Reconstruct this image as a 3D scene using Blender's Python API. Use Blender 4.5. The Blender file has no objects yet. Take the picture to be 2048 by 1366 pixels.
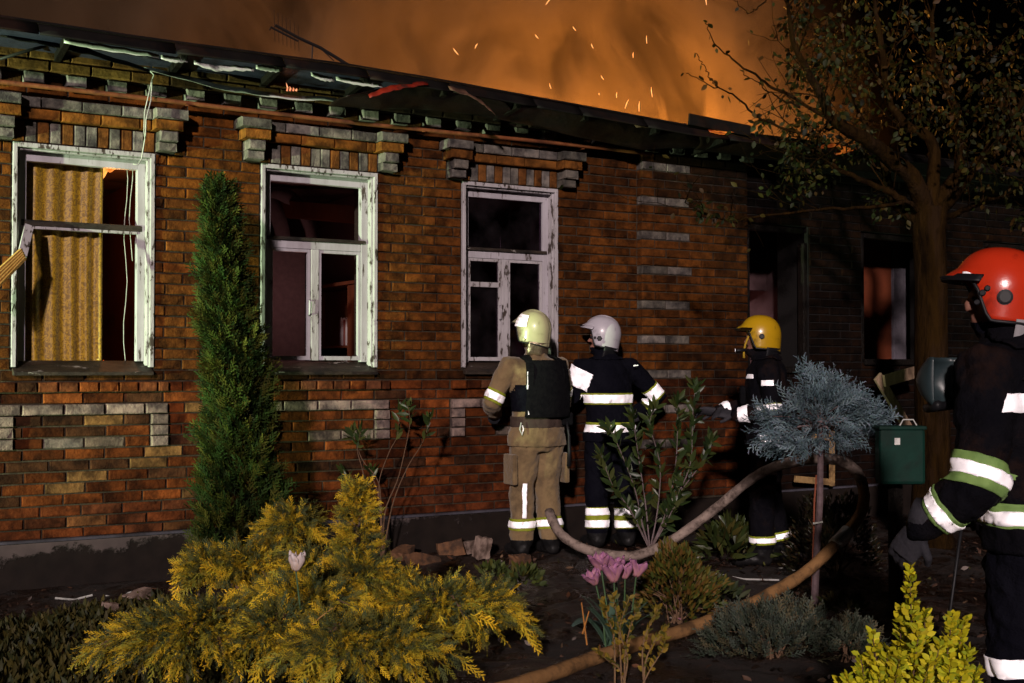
import bpy, bmesh, math, random
import numpy as np
from mathutils import Vector, Matrix, Quaternion, noise as mnoise

SC = bpy.context.scene
COL = SC.collection
R = math.radians
random.seed(7)
rng = np.random.default_rng(7)

# ------------------------------------------------------------------ camera, sky, light, exposure
FPX, YAW, PITCH = 2500.0, R(30.9), R(1.26)
CAM = Vector((0.0, -8.51, 1.42))
cam_data = bpy.data.cameras.new('camera')
cam_data.sensor_width = 36.0
cam_data.lens = FPX / 2048 * 36.0
cam_data.clip_end = 600
cam = bpy.data.objects.new('camera', cam_data)
COL.objects.link(cam)
cam.location = CAM
cam.rotation_euler = (R(90) + PITCH, 0, -YAW)
SC.camera = cam

world = bpy.data.worlds.new('World')
SC.world = world
world.use_nodes = True
wn = world.node_tree
wn.nodes.clear()
w_out = wn.nodes.new('ShaderNodeOutputWorld')
w_bg = wn.nodes.new('ShaderNodeBackground')
w_sky = wn.nodes.new('ShaderNodeTexSky')
w_sky.sky_type = 'NISHITA'
w_sky.sun_disc = False
w_sky.sun_elevation = R(-4.0)
w_sky.sun_rotation = R(190)
wn.links.new(w_sky.outputs[0], w_bg.inputs[0])
w_bg.inputs[1].default_value = 0.012
wn.links.new(w_bg.outputs[0], w_out.inputs[0])

def aim(o, d):
    o.rotation_euler = Vector(d).to_track_quat('-Z', 'Y').to_euler()

# distant floodlight of the fire ground, behind the photographer: one directional lamp
sun_d = bpy.data.lights.new('sun', 'SUN')
sun_d.energy = 2.1
sun_d.angle = R(2.5)
sun_d.color = (1.0, 0.83, 0.79)
sun = bpy.data.objects.new('sun', sun_d)
COL.objects.link(sun)
aim(sun, (0.78, 1.0, -0.37))
sun.location = (-3, -20, 6)

# headlamp of the engine parked down the street to the left, low and greenish white
head_d = bpy.data.lights.new('headlamp', 'SPOT')
head_d.energy = 5200
head_d.color = (0.74, 1.0, 0.56)
head_d.shadow_soft_size = 0.05
head_d.spot_size = R(34)
head_d.spot_blend = 0.7
head = bpy.data.objects.new('headlamp', head_d)
COL.objects.link(head)
head.location = (-6.0, -2.05, 0.7)
aim(head, Vector((2.0, 0.35, 2.5)) - head.location)

SC.view_settings.view_transform = 'Standard'
SC.view_settings.look = 'None'
SC.view_settings.exposure = 0.4
SC.view_settings.gamma = 1.0
SC.view_settings.use_curve_mapping = False
SC.render.engine = 'CYCLES'
SC.cycles.use_denoising = True
SC.cycles.max_bounces = 6
SC.cycles.diffuse_bounces = 2
SC.cycles.glossy_bounces = 2
SC.cycles.transmission_bounces = 4
SC.cycles.transparent_max_bounces = 12
SC.cycles.volume_bounces = 1
SC.cycles.volume_step_rate = 4.0
SC.cycles.volume_max_steps = 96
SC.cycles.sample_clamp_indirect = 3.0
SC.cycles.caustics_reflective = False
SC.cycles.caustics_refractive = False

# ------------------------------------------------------------------ picture to place: a point at a given distance
FWD = Vector((math.sin(YAW) * math.cos(PITCH), math.cos(YAW) * math.cos(PITCH), math.sin(PITCH)))
RGT = Vector((math.cos(YAW), -math.sin(YAW), 0))
UPV = RGT.cross(FWD)

def ray(px, py):
    return FWD + RGT * ((px - 1024) / FPX) - UPV * ((py - 683) / FPX)
def at(px, py, dist):
    return CAM + ray(px, py) * dist
def at_y(px, py, y=0.0):
    d = ray(px, py)
    return CAM + d * ((y - CAM.y) / d.y)
def at_g(px, py, z=0.0):
    d = ray(px, py)
    return CAM + d * ((z - CAM.z) / d.z)

# ------------------------------------------------------------------ tagging
def tag(o, label=None, cat=None, group=None, kind=None):
    if label: o['label'] = label
    if cat: o['category'] = cat
    if group: o['group'] = group
    if kind: o['kind'] = kind
    return o
def empty(name, loc=(0, 0, 0), rz=0.0, label=None, cat=None, group=None, parent=None):
    o = bpy.data.objects.new(name, None)
    COL.objects.link(o)
    o.location = loc
    o.rotation_euler = (0, 0, rz)
    o.empty_display_size = 0.1
    if parent: o.parent = parent
    return tag(o, label, cat, group)
def link(name, me, mat=None, parent=None, smooth=False):
    if mat is not None and len(me.materials) == 0:
        for m in (mat if isinstance(mat, (list, tuple)) else [mat]):
            me.materials.append(m)
    if smooth:
        me.shade_smooth()
    o = bpy.data.objects.new(name, me)
    COL.objects.link(o)
    if parent is not None:
        o.parent = parent
    return o

# ------------------------------------------------------------------ mesh collecting
class MB:
    def __init__(self):
        self.v, self.f, self.c, self.mi = [], [], [], []
    def add(self, vs, fs, col=None, mi=0):
        o = len(self.v)
        self.v.extend(vs)
        for f in fs:
            self.f.append([i + o for i in f])
            self.c.append(col)
            self.mi.append(mi)
    def box(self, x0, x1, y0, y1, z0, z1, col=None, mi=0):
        vs = [(x, y, z) for x in (x0, x1) for y in (y0, y1) for z in (z0, z1)]
        self.add(vs, [(0, 1, 3, 2), (4, 6, 7, 5), (0, 4, 5, 1), (2, 3, 7, 6), (0, 2, 6, 4), (1, 5, 7, 3)], col, mi)
    def bar(self, a, b, w, h, up=(0, 0, 1), col=None, mi=0, taper=1.0):
        a, b = Vector(a), Vector(b)
        d = (b - a).normalized()
        s = d.cross(Vector(up))
        s = s.normalized() if s.length > 1e-5 else Vector((1, 0, 0))
        u = s.cross(d).normalized()
        vs = []
        for p, k in ((a, 1.0), (b, taper)):
            for i, j in ((-1, -1), (1, -1), (1, 1), (-1, 1)):
                vs.append(p + s * (i * w / 2 * k) + u * (j * h / 2 * k))
        self.add(vs, [(3, 2, 1, 0), (4, 5, 6, 7), (0, 1, 5, 4), (1, 2, 6, 5), (2, 3, 7, 6), (3, 0, 4, 7)], col, mi)
    def tube(self, pts, rad, n=8, col=None, mi=0, cap=True):
        pts = [Vector(p) for p in pts]
        if not isinstance(rad, (list, tuple)): rad = [rad] * len(pts)
        rings = []
        prev = None
        for i, p in enumerate(pts):
            d = (pts[min(i + 1, len(pts) - 1)] - pts[max(i - 1, 0)])
            d = d.normalized() if d.length > 1e-9 else Vector((0, 0, 1))
            if prev is None:
                s = d.cross(Vector((0.13, 0.21, 0.97)))
                if s.length < 1e-3: s = d.cross(Vector((1, 0, 0)))
            else:
                s = prev - d * prev.dot(d)
            s.normalize(); prev = s
            u = d.cross(s)
            rings.append([p + (s * math.cos(2 * math.pi * k / n) + u * math.sin(2 * math.pi * k / n)) * rad[i] for k in range(n)])
        vs = [v for r_ in rings for v in r_]
        fs = []
        for i in range(len(pts) - 1):
            for k in range(n):
                k2 = (k + 1) % n
                fs.append((i * n + k, i * n + k2, (i + 1) * n + k2, (i + 1) * n + k))
        if cap:
            fs.append(tuple(range(n - 1, -1, -1)))
            fs.append(tuple((len(pts) - 1) * n + k for k in range(n)))
        self.add(vs, fs, col, mi)
    def grid(self, fn, nu, nv, col=None, mi=0, thick=0.0):
        P = [[Vector(fn(i / nu, j / nv)) for j in range(nv + 1)] for i in range(nu + 1)]
        vs = [p for row in P for p in row]
        w = nv + 1
        fs = [(i * w + j, (i + 1) * w + j, (i + 1) * w + j + 1, i * w + j + 1) for i in range(nu) for j in range(nv)]
        if thick:
            n0 = len(vs)
            off = []
            for i in range(nu + 1):
                for j in range(nv + 1):
                    du = P[min(i + 1, nu)][j] - P[max(i - 1, 0)][j]
                    dv = P[i][min(j + 1, nv)] - P[i][max(j - 1, 0)]
                    n = du.cross(dv)
                    off.append(P[i][j] + (n.normalized() if n.length > 1e-12 else Vector((0, 0, 1))) * thick)
            vs += off
            fs += [tuple(n0 + q for q in reversed(f)) for f in fs[:nu * nv]]
            rim = [i * w for i in range(nu + 1)] + [nu * w + j for j in range(1, nv + 1)] + [i * w + nv for i in range(nu - 1, -1, -1)] + [j for j in range(nv - 1, 0, -1)]
            for k in range(len(rim)):
                a, b = rim[k], rim[(k + 1) % len(rim)]
                fs.append((b, a, a + n0, b + n0))
        self.add(vs, fs, col, mi)
    def mesh(self, name, colname='tint'):
        me = bpy.data.meshes.new(name)
        me.from_pydata([tuple(v) for v in self.v], [], self.f)
        if any(c is not None for c in self.c):
            at_ = me.attributes.new(colname, 'FLOAT_COLOR', 'FACE')
            buf = np.ones((len(self.f), 4), np.float32)
            for i, c in enumerate(self.c):
                if c is not None: buf[i, :3] = c
            at_.data.foreach_set('color', buf.ravel())
        if any(self.mi):
            me.polygons.foreach_set('material_index', self.mi)
        me.update()
        return me
    def build(self, name, mat, parent=None, smooth=False):
        return link(name, self.mesh(name), mat, parent, smooth)

def bevel_obj(o, w=0.006, seg=2):
    m = o.modifiers.new('bevel', 'BEVEL')
    m.width = w; m.segments = seg; m.limit_method = 'ANGLE'
    return o

def fast_mesh(name, V, F, tint=None):
    """V (n,3), F (m,k) same k; tint (m,3) per face."""
    me = bpy.data.meshes.new(name)
    n, (m, k) = len(V), F.shape
    me.vertices.add(n); me.vertices.foreach_set('co', np.ascontiguousarray(V, np.float32).ravel())
    me.loops.add(m * k); me.loops.foreach_set('vertex_index', np.ascontiguousarray(F, np.int32).ravel())
    me.polygons.add(m)
    me.polygons.foreach_set('loop_start', np.arange(0, m * k, k, dtype=np.int32))
    try: me.polygons.foreach_set('loop_total', np.full(m, k, np.int32))
    except Exception: pass
    me.update(calc_edges=True)
    if tint is not None:
        a = me.attributes.new('tint', 'FLOAT_COLOR', 'FACE')
        buf = np.ones((m, 4), np.float32); buf[:, :3] = tint
        a.data.foreach_set('color', buf.ravel())
    me.validate()
    return me

# ------------------------------------------------------------------ materials
def new_mat(name):
    m = bpy.data.materials.new(name)
    m.use_nodes = True
    nt = m.node_tree
    return m, nt, nt.nodes['Principled BSDF']
def N(nt, t, **kw):
    n = nt.nodes.new(t)
    for k, v in kw.items(): setattr(n, k, v)
    return n
def L(nt, a, b): nt.links.new(a, b)

def surf(name, c1, c2=None, scale=8.0, rough=0.85, bump=0.0, bscale=40.0, metallic=0.0, spec=0.3, stretch=(1, 1, 1), c3=None, scale3=2.0, amt3=0.5,
         tint=None, coat=0.0, lo=0.35, hi=0.65, sheen=0.0, bdist=0.01, thr3=(0.5, 0.62), detail=6.0, soot=None):
    """noise between two colours, patches of a third, bump; tint 'object' or 'attr' multiplies a per-piece colour."""
    m, nt, b = new_mat(name)
    tc = N(nt, 'ShaderNodeTexCoord')
    mp = N(nt, 'ShaderNodeMapping')
    mp.inputs['Scale'].default_value = stretch
    L(nt, tc.outputs['Object'], mp.inputs[0])
    src = mp.outputs[0]
    if tint == 'object':     # pieces share mesh data: shift the pattern for each
        oi = N(nt, 'ShaderNodeObjectInfo')
        va = N(nt, 'ShaderNodeVectorMath', operation='ADD')
        sc = N(nt, 'ShaderNodeVectorMath', operation='SCALE')
        cx = N(nt, 'ShaderNodeCombineXYZ')
        for q in range(3): L(nt, oi.outputs['Random'], cx.inputs[q])
        sc.inputs['Scale'].default_value = 37.0
        L(nt, cx.outputs[0], sc.inputs[0])
        L(nt, src, va.inputs[0]); L(nt, sc.outputs[0], va.inputs[1])
        src = va.outputs[0]
    def noise(s, d=detail):
        n = N(nt, 'ShaderNodeTexNoise')
        n.inputs['Scale'].default_value = s; n.inputs['Detail'].default_value = d
        n.inputs['Roughness'].default_value = 0.65
        L(nt, src, n.inputs['Vector'])
        return n.outputs['Fac']
    def ramp(f, a, c):
        r_ = N(nt, 'ShaderNodeMapRange'); r_.clamp = True
        r_.inputs['From Min'].default_value = a; r_.inputs['From Max'].default_value = c
        L(nt, f, r_.inputs['Value'])
        return r_.outputs[0]
    def mix(f, a, c, blend='MIX'):
        x = N(nt, 'ShaderNodeMix', data_type='RGBA', blend_type=blend)
        if isinstance(f, float): x.inputs[0].default_value = f
        else: L(nt, f, x.inputs[0])
        for s_, val in ((6, a), (7, c)):
            if isinstance(val, tuple): x.inputs[s_].default_value = (*val, 1)
            else: L(nt, val, x.inputs[s_])
        return x.outputs[2]
    col = c1
    if c2 is not None: col = mix(ramp(noise(scale), lo, hi), c1, c2)
    if c3 is not None:
        f = ramp(noise(scale3, 8.0), *thr3)
        mu = N(nt, 'ShaderNodeMath', operation='MULTIPLY'); L(nt, f, mu.inputs[0]); mu.inputs[1].default_value = amt3
        col = mix(mu.outputs[0], col, c3)
    if tint == 'object': col = mix(1.0, N(nt, 'ShaderNodeObjectInfo').outputs['Color'], col, 'MULTIPLY')
    if tint == 'attr':
        at_ = N(nt, 'ShaderNodeAttribute'); at_.attribute_name = 'tint'
        col = mix(1.0, at_.outputs['Color'], col, 'MULTIPLY')
    if soot is not None:      # blackened by the fire towards one end of the house
        sp = N(nt, 'ShaderNodeSeparateXYZ'); L(nt, tc.outputs['Object'], sp.inputs[0])
        ad = N(nt, 'ShaderNodeMath', operation='MULTIPLY_ADD'); L(nt, noise(1.1), ad.inputs[0]); ad.inputs[1].default_value = 1.6; L(nt, sp.outputs[0], ad.inputs[2])
        col = mix(ramp(ad.outputs[0], soot[0] + 0.8, soot[1] + 0.8), col, (0.006, 0.005, 0.005))
    if isinstance(col, tuple): b.inputs['Base Color'].default_value = (*col, 1)
    else: L(nt, col, b.inputs['Base Color'])
    b.inputs['Roughness'].default_value = rough
    b.inputs['Metallic'].default_value = metallic
    b.inputs['Specular IOR Level'].default_value = spec
    if coat: b.inputs['Coat Weight'].default_value = coat; b.inputs['Coat Roughness'].default_value = 0.08
    if sheen: b.inputs['Sheen Weight'].default_value = sheen
    if bump:
        bp = N(nt, 'ShaderNodeBump')
        bp.inputs['Strength'].default_value = bump; bp.inputs['Distance'].default_value = bdist
        L(nt, noise(bscale, 8.0), bp.inputs['Height'])
        L(nt, bp.outputs[0], b.inputs['Normal'])
    return m

def emit(name, col, strength, c2=None, scale=6.0):
    m, nt, b = new_mat(name)
    b.inputs['Base Color'].default_value = (0.02, 0.01, 0.0, 1)
    b.inputs['Emission Strength'].default_value = strength
    if c2 is None: b.inputs['Emission Color'].default_value = (*col, 1)
    else:
        tc = N(nt, 'ShaderNodeTexCoord'); n = N(nt, 'ShaderNodeTexNoise'); n.inputs['Scale'].default_value = scale
        r_ = N(nt, 'ShaderNodeValToRGB')
        r_.color_ramp.elements[0].position = 0.35; r_.color_ramp.elements[0].color = (*c2, 1)
        r_.color_ramp.elements[1].position = 0.65; r_.color_ramp.elements[1].color = (*col, 1)
        L(nt, tc.outputs['Object'], n.inputs['Vector']); L(nt, n.outputs['Fac'], r_.inputs[0]); L(nt, r_.outputs[0], b.inputs['Emission Color'])
    return m

def glass(name, tintc=(0.8, 0.8, 0.85), refl=0.06, dirt=0.15):
    m, nt, b = new_mat(name)
    nt.nodes.remove(b)
    out = nt.nodes['Material Output']
    tr = N(nt, 'ShaderNodeBsdfTransparent'); tr.inputs[0].default_value = (*tintc, 1)
    gl = N(nt, 'ShaderNodeBsdfGlossy'); gl.inputs['Roughness'].default_value = 0.05
    df = N(nt, 'ShaderNodeBsdfDiffuse'); df.inputs[0].default_value = (0.35, 0.3, 0.33, 1)
    fr = N(nt, 'ShaderNodeLayerWeight'); fr.inputs[0].default_value = 0.25
    m1 = N(nt, 'ShaderNodeMixShader'); m2 = N(nt, 'ShaderNodeMixShader')
    tc = N(nt, 'ShaderNodeTexCoord'); n = N(nt, 'ShaderNodeTexNoise'); n.inputs['Scale'].default_value = 5.0; n.inputs['Detail'].default_value = 8
    L(nt, tc.outputs['Object'], n.inputs['Vector'])
    mr = N(nt, 'ShaderNodeMapRange'); mr.inputs['From Min'].default_value = 0.4; mr.inputs['From Max'].default_value = 0.75; mr.inputs['To Max'].default_value = dirt
    L(nt, n.outputs['Fac'], mr.inputs[0])
    L(nt, fr.outputs['Fresnel'], m1.inputs[0]); L(nt, tr.outputs[0], m1.inputs[1]); L(nt, gl.outputs[0], m1.inputs[2])
    L(nt, mr.outputs[0], m2.inputs[0]); L(nt, m1.outputs[0], m2.inputs[1]); L(nt, df.outputs[0], m2.inputs[2])
    L(nt, m2.outputs[0], out.inputs[0])
    return m

M = {}
M['soil_old'] = surf('soil_old', (0.014, 0.007, 0.005), (0.040, 0.019, 0.012), 9, 0.9, 0.9, 30, c3=(0.006, 0.004, 0.004), scale3=1.4, amt3=0.8, bdist=0.03)
def soil_mat():
    m, nt, b = new_mat('soil')
    tc = N(nt, 'ShaderNodeTexCoord')
    def nz(sc, d=8):
        n = N(nt, 'ShaderNodeTexNoise'); n.inputs['Scale'].default_value = sc; n.inputs['Detail'].default_value = d; n.inputs['Roughness'].default_value = .7
        L(nt, tc.outputs['Object'], n.inputs['Vector']); return n.outputs['Fac']
    r_ = N(nt, 'ShaderNodeValToRGB'); e = r_.color_ramp.elements
    e[0].position, e[0].color = .34, (.006, .003, .002, 1); e[1].position, e[1].color = .72, (.060, .027, .016, 1)
    x = e.new(.55); x.color = (.022, .010, .006, 1)
    L(nt, nz(7), r_.inputs[0]); L(nt, r_.outputs[0], b.inputs['Base Color'])
    mr = N(nt, 'ShaderNodeMapRange'); mr.inputs['From Min'].default_value = .45; mr.inputs['From Max'].default_value = .6; mr.inputs['To Min'].default_value = .22; mr.inputs['To Max'].default_value = .9
    L(nt, nz(1.6, 4), mr.inputs[0]); L(nt, mr.outputs[0], b.inputs['Roughness'])
    bp = N(nt, 'ShaderNodeBump'); bp.inputs['Strength'].default_value = 1.0; bp.inputs['Distance'].default_value = .05; L(nt, nz(26), bp.inputs['Height']); L(nt, bp.outputs[0], b.inputs['Normal'])
    return m
M['soil'] = soil_mat()
M['brick'] = surf('brick', (0.6, 0.6, 0.6), (1.3, 1.2, 1.1), 14, 0.88, 0.9, 45, tint='object', spec=0.1, c3=(0.16, 0.15, 0.17), scale3=6, amt3=0.9, bdist=0.010, thr3=(0.41, 0.62))
M['brick_far'] = surf('brick_far', (0.6, 0.6, 0.6), (1.3, 1.2, 1.1), 14, 0.88, 0.9, 45, tint='attr', spec=0.1, c3=(0.16, 0.15, 0.17), scale3=6, amt3=0.9, bdist=0.010, thr3=(0.41, 0.62))
M['mortar'] = surf('mortar', (0.028, 0.020, 0.013), (0.055, 0.043, 0.028), 20, 0.95, 0.8, 60, c3=(0.010, 0.008, 0.006), scale3=1.5, amt3=0.8, soot=(6.8, 7.6))
M['plinth_old'] = surf('plinth', (0.008, 0.006, 0.006), (0.022, 0.016, 0.014), 5, 0.55, 0.7, 22, c3=(0.15, 0.115, 0.11), scale3=2.6, amt3=0.7, thr3=(0.55, 0.63), spec=0.4, bdist=0.012, soot=(3.6, 6.0))
def plinth_mat():
    # render flaked off the lower part; what is left is pale and cracked
    m, nt, b = new_mat('plinth')
    tc = N(nt, 'ShaderNodeTexCoord'); sp = N(nt, 'ShaderNodeSeparateXYZ'); L(nt, tc.outputs['Object'], sp.inputs[0])
    n1 = N(nt, 'ShaderNodeTexNoise'); n1.inputs['Scale'].default_value = 3.2; n1.inputs['Detail'].default_value = 9; n1.inputs['Roughness'].default_value = .7
    n2 = N(nt, 'ShaderNodeTexNoise'); n2.inputs['Scale'].default_value = 9; n2.inputs['Detail'].default_value = 8
    for n in (n1, n2): L(nt, tc.outputs['Object'], n.inputs['Vector'])
    a = N(nt, 'ShaderNodeMath', operation='MULTIPLY_ADD'); L(nt, sp.outputs[2], a.inputs[0]); a.inputs[1].default_value = 1.35; L(nt, n1.outputs['Fac'], a.inputs[2])
    ax = N(nt, 'ShaderNodeMath', operation='MULTIPLY_ADD'); L(nt, sp.outputs[0], ax.inputs[0]); ax.inputs[1].default_value = -0.045; L(nt, a.outputs[0], ax.inputs[2])
    r1 = N(nt, 'ShaderNodeMapRange'); r1.inputs['From Min'].default_value = 0.70; r1.inputs['From Max'].default_value = 0.76; L(nt, ax.outputs[0], r1.inputs[0])
    mx = N(nt, 'ShaderNodeMix', data_type='RGBA'); L(nt, n2.outputs['Fac'], mx.inputs[0]); mx.inputs[6].default_value = (.004, .003, .003, 1); mx.inputs[7].default_value = (.022, .015, .012, 1)
    my = N(nt, 'ShaderNodeMix', data_type='RGBA'); L(nt, n2.outputs['Fac'], my.inputs[0]); my.inputs[6].default_value = (.05, .04, .04, 1); my.inputs[7].default_value = (.13, .10, .095, 1)
    mz = N(nt, 'ShaderNodeMix', data_type='RGBA'); L(nt, r1.outputs[0], mz.inputs[0]); L(nt, mx.outputs[2], mz.inputs[6]); L(nt, my.outputs[2], mz.inputs[7])
    L(nt, mz.outputs[2], b.inputs['Base Color']); b.inputs['Roughness'].default_value = .6; b.inputs['Specular IOR Level'].default_value = .2
    ad = N(nt, 'ShaderNodeMath', operation='MULTIPLY_ADD'); L(nt, n2.outputs['Fac'], ad.inputs[0]); ad.inputs[1].default_value = .35; L(nt, r1.outputs[0], ad.inputs[2])
    bp = N(nt, 'ShaderNodeBump'); bp.inputs['Strength'].default_value = .8; bp.inputs['Distance'].default_value = .012; L(nt, ad.outputs[0], bp.inputs['Height']); L(nt, bp.outputs[0], b.inputs['Normal'])
    return m
M['plinth'] = plinth_mat()
M['paint'] = surf('paint', (0.50, 0.47, 0.52), (0.37, 0.34, 0.37), 5, 0.55, 0.35, 30, c3=(0.05, 0.032, 0.022), scale3=9, amt3=0.95, stretch=(1.6, 1, 0.35), thr3=(0.60, 0.64), bdist=0.004)
M['paint_worn'] = surf('paint_worn', (0.50, 0.47, 0.50), (0.36, 0.33, 0.34), 5, 0.6, 0.6, 30, c3=(0.04, 0.026, 0.018), scale3=20, amt3=0.95, stretch=(1.6, 1, 0.45), thr3=(0.565, 0.60), bdist=0.006)
M['char_wood'] = surf('char_wood', (0.008, 0.006, 0.005), (0.05, 0.035, 0.025), 14, 0.6, 0.9, 40, stretch=(0.4, 1, 1), c3=(0.4, 0.36, 0.34), scale3=16, amt3=0.7, thr3=(0.62, 0.66), bdist=0.012)
M['char'] = surf('char', (0.003, 0.0025, 0.0025), (0.010, 0.007, 0.005), 7, 0.6, 0.9, 18, spec=0.15, bdist=0.03)
M['roof_metal'] = surf('roof_metal', (0.004, 0.0035, 0.004), (0.010, 0.008, 0.007), 4, 0.7, 0.4, 12, spec=0.12, c3=(0.025, 0.010, 0.006), scale3=3, amt3=0.5)
M['soffit'] = surf('soffit', (0.05, 0.055, 0.11), (0.08, 0.085, 0.14), 3, 0.35, 0.5, 5, metallic=0.5, spec=0.5, c3=(0.015, 0.011, 0.012), scale3=2.2, amt3=0.9, bdist=0.03)
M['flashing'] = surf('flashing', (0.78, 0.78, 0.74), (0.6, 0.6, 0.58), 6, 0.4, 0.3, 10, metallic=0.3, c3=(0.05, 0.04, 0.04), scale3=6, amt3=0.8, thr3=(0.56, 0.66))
M['rust'] = surf('rust', (0.16, 0.045, 0.016), (0.24, 0.085, 0.03), 9, 0.6, 0.3, 40, c3=(0.04, 0.015, 0.01), scale3=5, amt3=0.7)
M['room'] = surf('room', (0.10, 0.055, 0.060), (0.13, 0.07, 0.075), 2, 0.9, c3=(0.03, 0.015, 0.016), scale3=1.0, amt3=0.8)
M['room_red'] = surf('room_red', (0.10, 0.020, 0.006), (0.14, 0.030, 0.009), 3, 0.8, c3=(0.02, 0.008, 0.006), scale3=1.5, amt3=0.8)
M['room_ceil'] = surf('room_ceil', (0.10, 0.06, 0.06), (0.16, 0.10, 0.10), 3, 0.9, 0.4, 12, c3=(0.02, 0.012, 0.012), scale3=1.2, amt3=0.9)
M['white_wall'] = surf('white_wall', (0.17, 0.15, 0.18), (0.13, 0.115, 0.14), 22, 0.9, 0.3, 60)
M['dark_wood'] = surf('dark_wood', (0.055, 0.016, 0.008), (0.10, 0.03, 0.013), 6, 0.45, 0.2, 30, stretch=(1, 1, 0.15))
M['raw_wood'] = surf('raw_wood', (0.55, 0.33, 0.09), (0.42, 0.22, 0.05), 9, 0.8, 0.6, 50, stretch=(1, 1, 0.15))
M['old_wood'] = surf('old_wood', (0.20, 0.13, 0.085), (0.32, 0.22, 0.15), 12, 0.85, 0.7, 40, c3=(0.04, 0.02, 0.012), scale3=8, amt3=0.8, stretch=(1, 1, 0.3))
M['curtain'] = None
M['bark'] = surf('bark', (0.008, 0.004, 0.001), (0.034, 0.017, 0.0038), 10, 0.95, 1.0, 14, stretch=(1, 1, 0.22), bdist=0.07, spec=0.05, c3=(0.03, 0.016, 0.008), scale3=7, amt3=0.7)
M['twig'] = surf('twig', (0.10, 0.055, 0.03), (0.17, 0.10, 0.06), 20, 0.85, 0.5, 60)
M['twig_grey'] = surf('twig_grey', (0.20, 0.15, 0.16), (0.12, 0.085, 0.08), 20, 0.85, 0.6, 60)
M['black'] = surf('black', (0.010, 0.010, 0.012), (0.016, 0.015, 0.018), 20, 0.7, 0.3, 60)
M['wire_pale'] = surf('wire_pale', (0.6, 0.6, 0.55), (0.4, 0.4, 0.36), 20, 0.6)
M['wire_dark'] = surf('wire_dark', (0.012, 0.010, 0.010), None, 20, 0.6)
M['pane'] = glass('pane', (0.5, 0.42, 0.5), dirt=0.025)

def leafmat(name, rough=0.6, trans=0.25, spec=0.25):
    m, nt, b = new_mat(name)
    at_ = N(nt, 'ShaderNodeAttribute'); at_.attribute_name = 'tint'
    tc = N(nt, 'ShaderNodeTexCoord'); n = N(nt, 'ShaderNodeTexNoise'); n.inputs['Scale'].default_value = 4.0
    L(nt, tc.outputs['Object'], n.inputs['Vector'])
    mr = N(nt, 'ShaderNodeMapRange'); mr.inputs['To Min'].default_value = 0.75; mr.inputs['To Max'].default_value = 1.25
    L(nt, n.outputs['Fac'], mr.inputs[0])
    mx = N(nt, 'ShaderNodeVectorMath', operation='SCALE')
    L(nt, at_.outputs['Color'], mx.inputs[0]); L(nt, mr.outputs[0], mx.inputs['Scale'])
    L(nt, mx.outputs[0], b.inputs['Base Color'])
    b.inputs['Roughness'].default_value = rough
    b.inputs['Specular IOR Level'].default_value = spec
    if trans:
        t = N(nt, 'ShaderNodeBsdfTranslucent'); L(nt, mx.outputs[0], t.inputs[0])
        ms = N(nt, 'ShaderNodeMixShader'); ms.inputs[0].default_value = trans
        L(nt, b.outputs[0], ms.inputs[1]); L(nt, t.outputs[0], ms.inputs[2])
        L(nt, ms.outputs[0], nt.nodes['Material Output'].inputs[0])
    return m
M['leaf'] = leafmat('leaf')
M['leaf_gloss'] = leafmat('leaf_gloss', 0.4, 0.2, 0.4)
M['needle'] = leafmat('needle', 0.75, 0.15, 0.15)
M['petal'] = leafmat('petal', 0.5, 0.3, 0.3)
# ------------------------------------------------------------------ parenting in place
WLOC = {}
def hold(name, loc, parent=None, **kw):
    """an Empty standing at loc (world), parent given in place"""
    o = empty(name, (0, 0, 0), **kw)
    pl = WLOC.get(parent.name, Vector((0, 0, 0))) if parent else Vector((0, 0, 0))
    o.location = Vector(loc) - pl
    if parent: o.parent = parent
    WLOC[o.name] = Vector(loc)
    return o
def under(o, parent):
    """o was built in world coordinates"""
    o.parent = parent
    o.matrix_parent_inverse = Matrix.Translation(-WLOC.get(parent.name, Vector((0, 0, 0))))
    return o
def put(mb, name, mat, parent, smooth=False, bev=0.0):
    o = mb.build(name, mat, None, smooth)
    if bev: bevel_obj(o, bev)
    return under(o, parent) if parent is not None else o

# ------------------------------------------------------------------ ground
def make_ground():
    xs = np.unique(np.concatenate([np.array([-250, -120, -60, -30, -15, -8, -4]), np.linspace(-2, 12, 113), np.array([14, 18, 30, 60, 120, 250])]))
    ys = np.unique(np.concatenate([np.array([-250, -100, -40, -20, -12, -9]), np.linspace(-8, 0.3, 76), np.array([1, 4, 10, 40, 100, 250])]))
    V = []
    for x in xs:
        for y in ys:
            z = 0.0
            if -3 < x < 13 and -8.5 < y < 0.5:
                z = 0.05 * (mnoise.fractal(Vector((x * 1.3, y * 1.3, 0)), 0.8, 2.0, 4)) + 0.016 * mnoise.noise(Vector((x * 9, y * 9, 3)))
                z += 0.02 * max(0, 1 - abs(y + 0.3))
            V.append((x, y, z))
    ny = len(ys)
    F = [(i * ny + j, (i + 1) * ny + j, (i + 1) * ny + j + 1, i * ny + j + 1) for i in range(len(xs) - 1) for j in range(ny - 1)]
    me = bpy.data.meshes.new('ground'); me.from_pydata(V, [], F); me.update()
    o = link('ground', me, M['soil'], smooth=True)
    tag(o, 'dark wet garden soil with scattered bits', None, None, 'structure')
    return o
make_ground()

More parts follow.
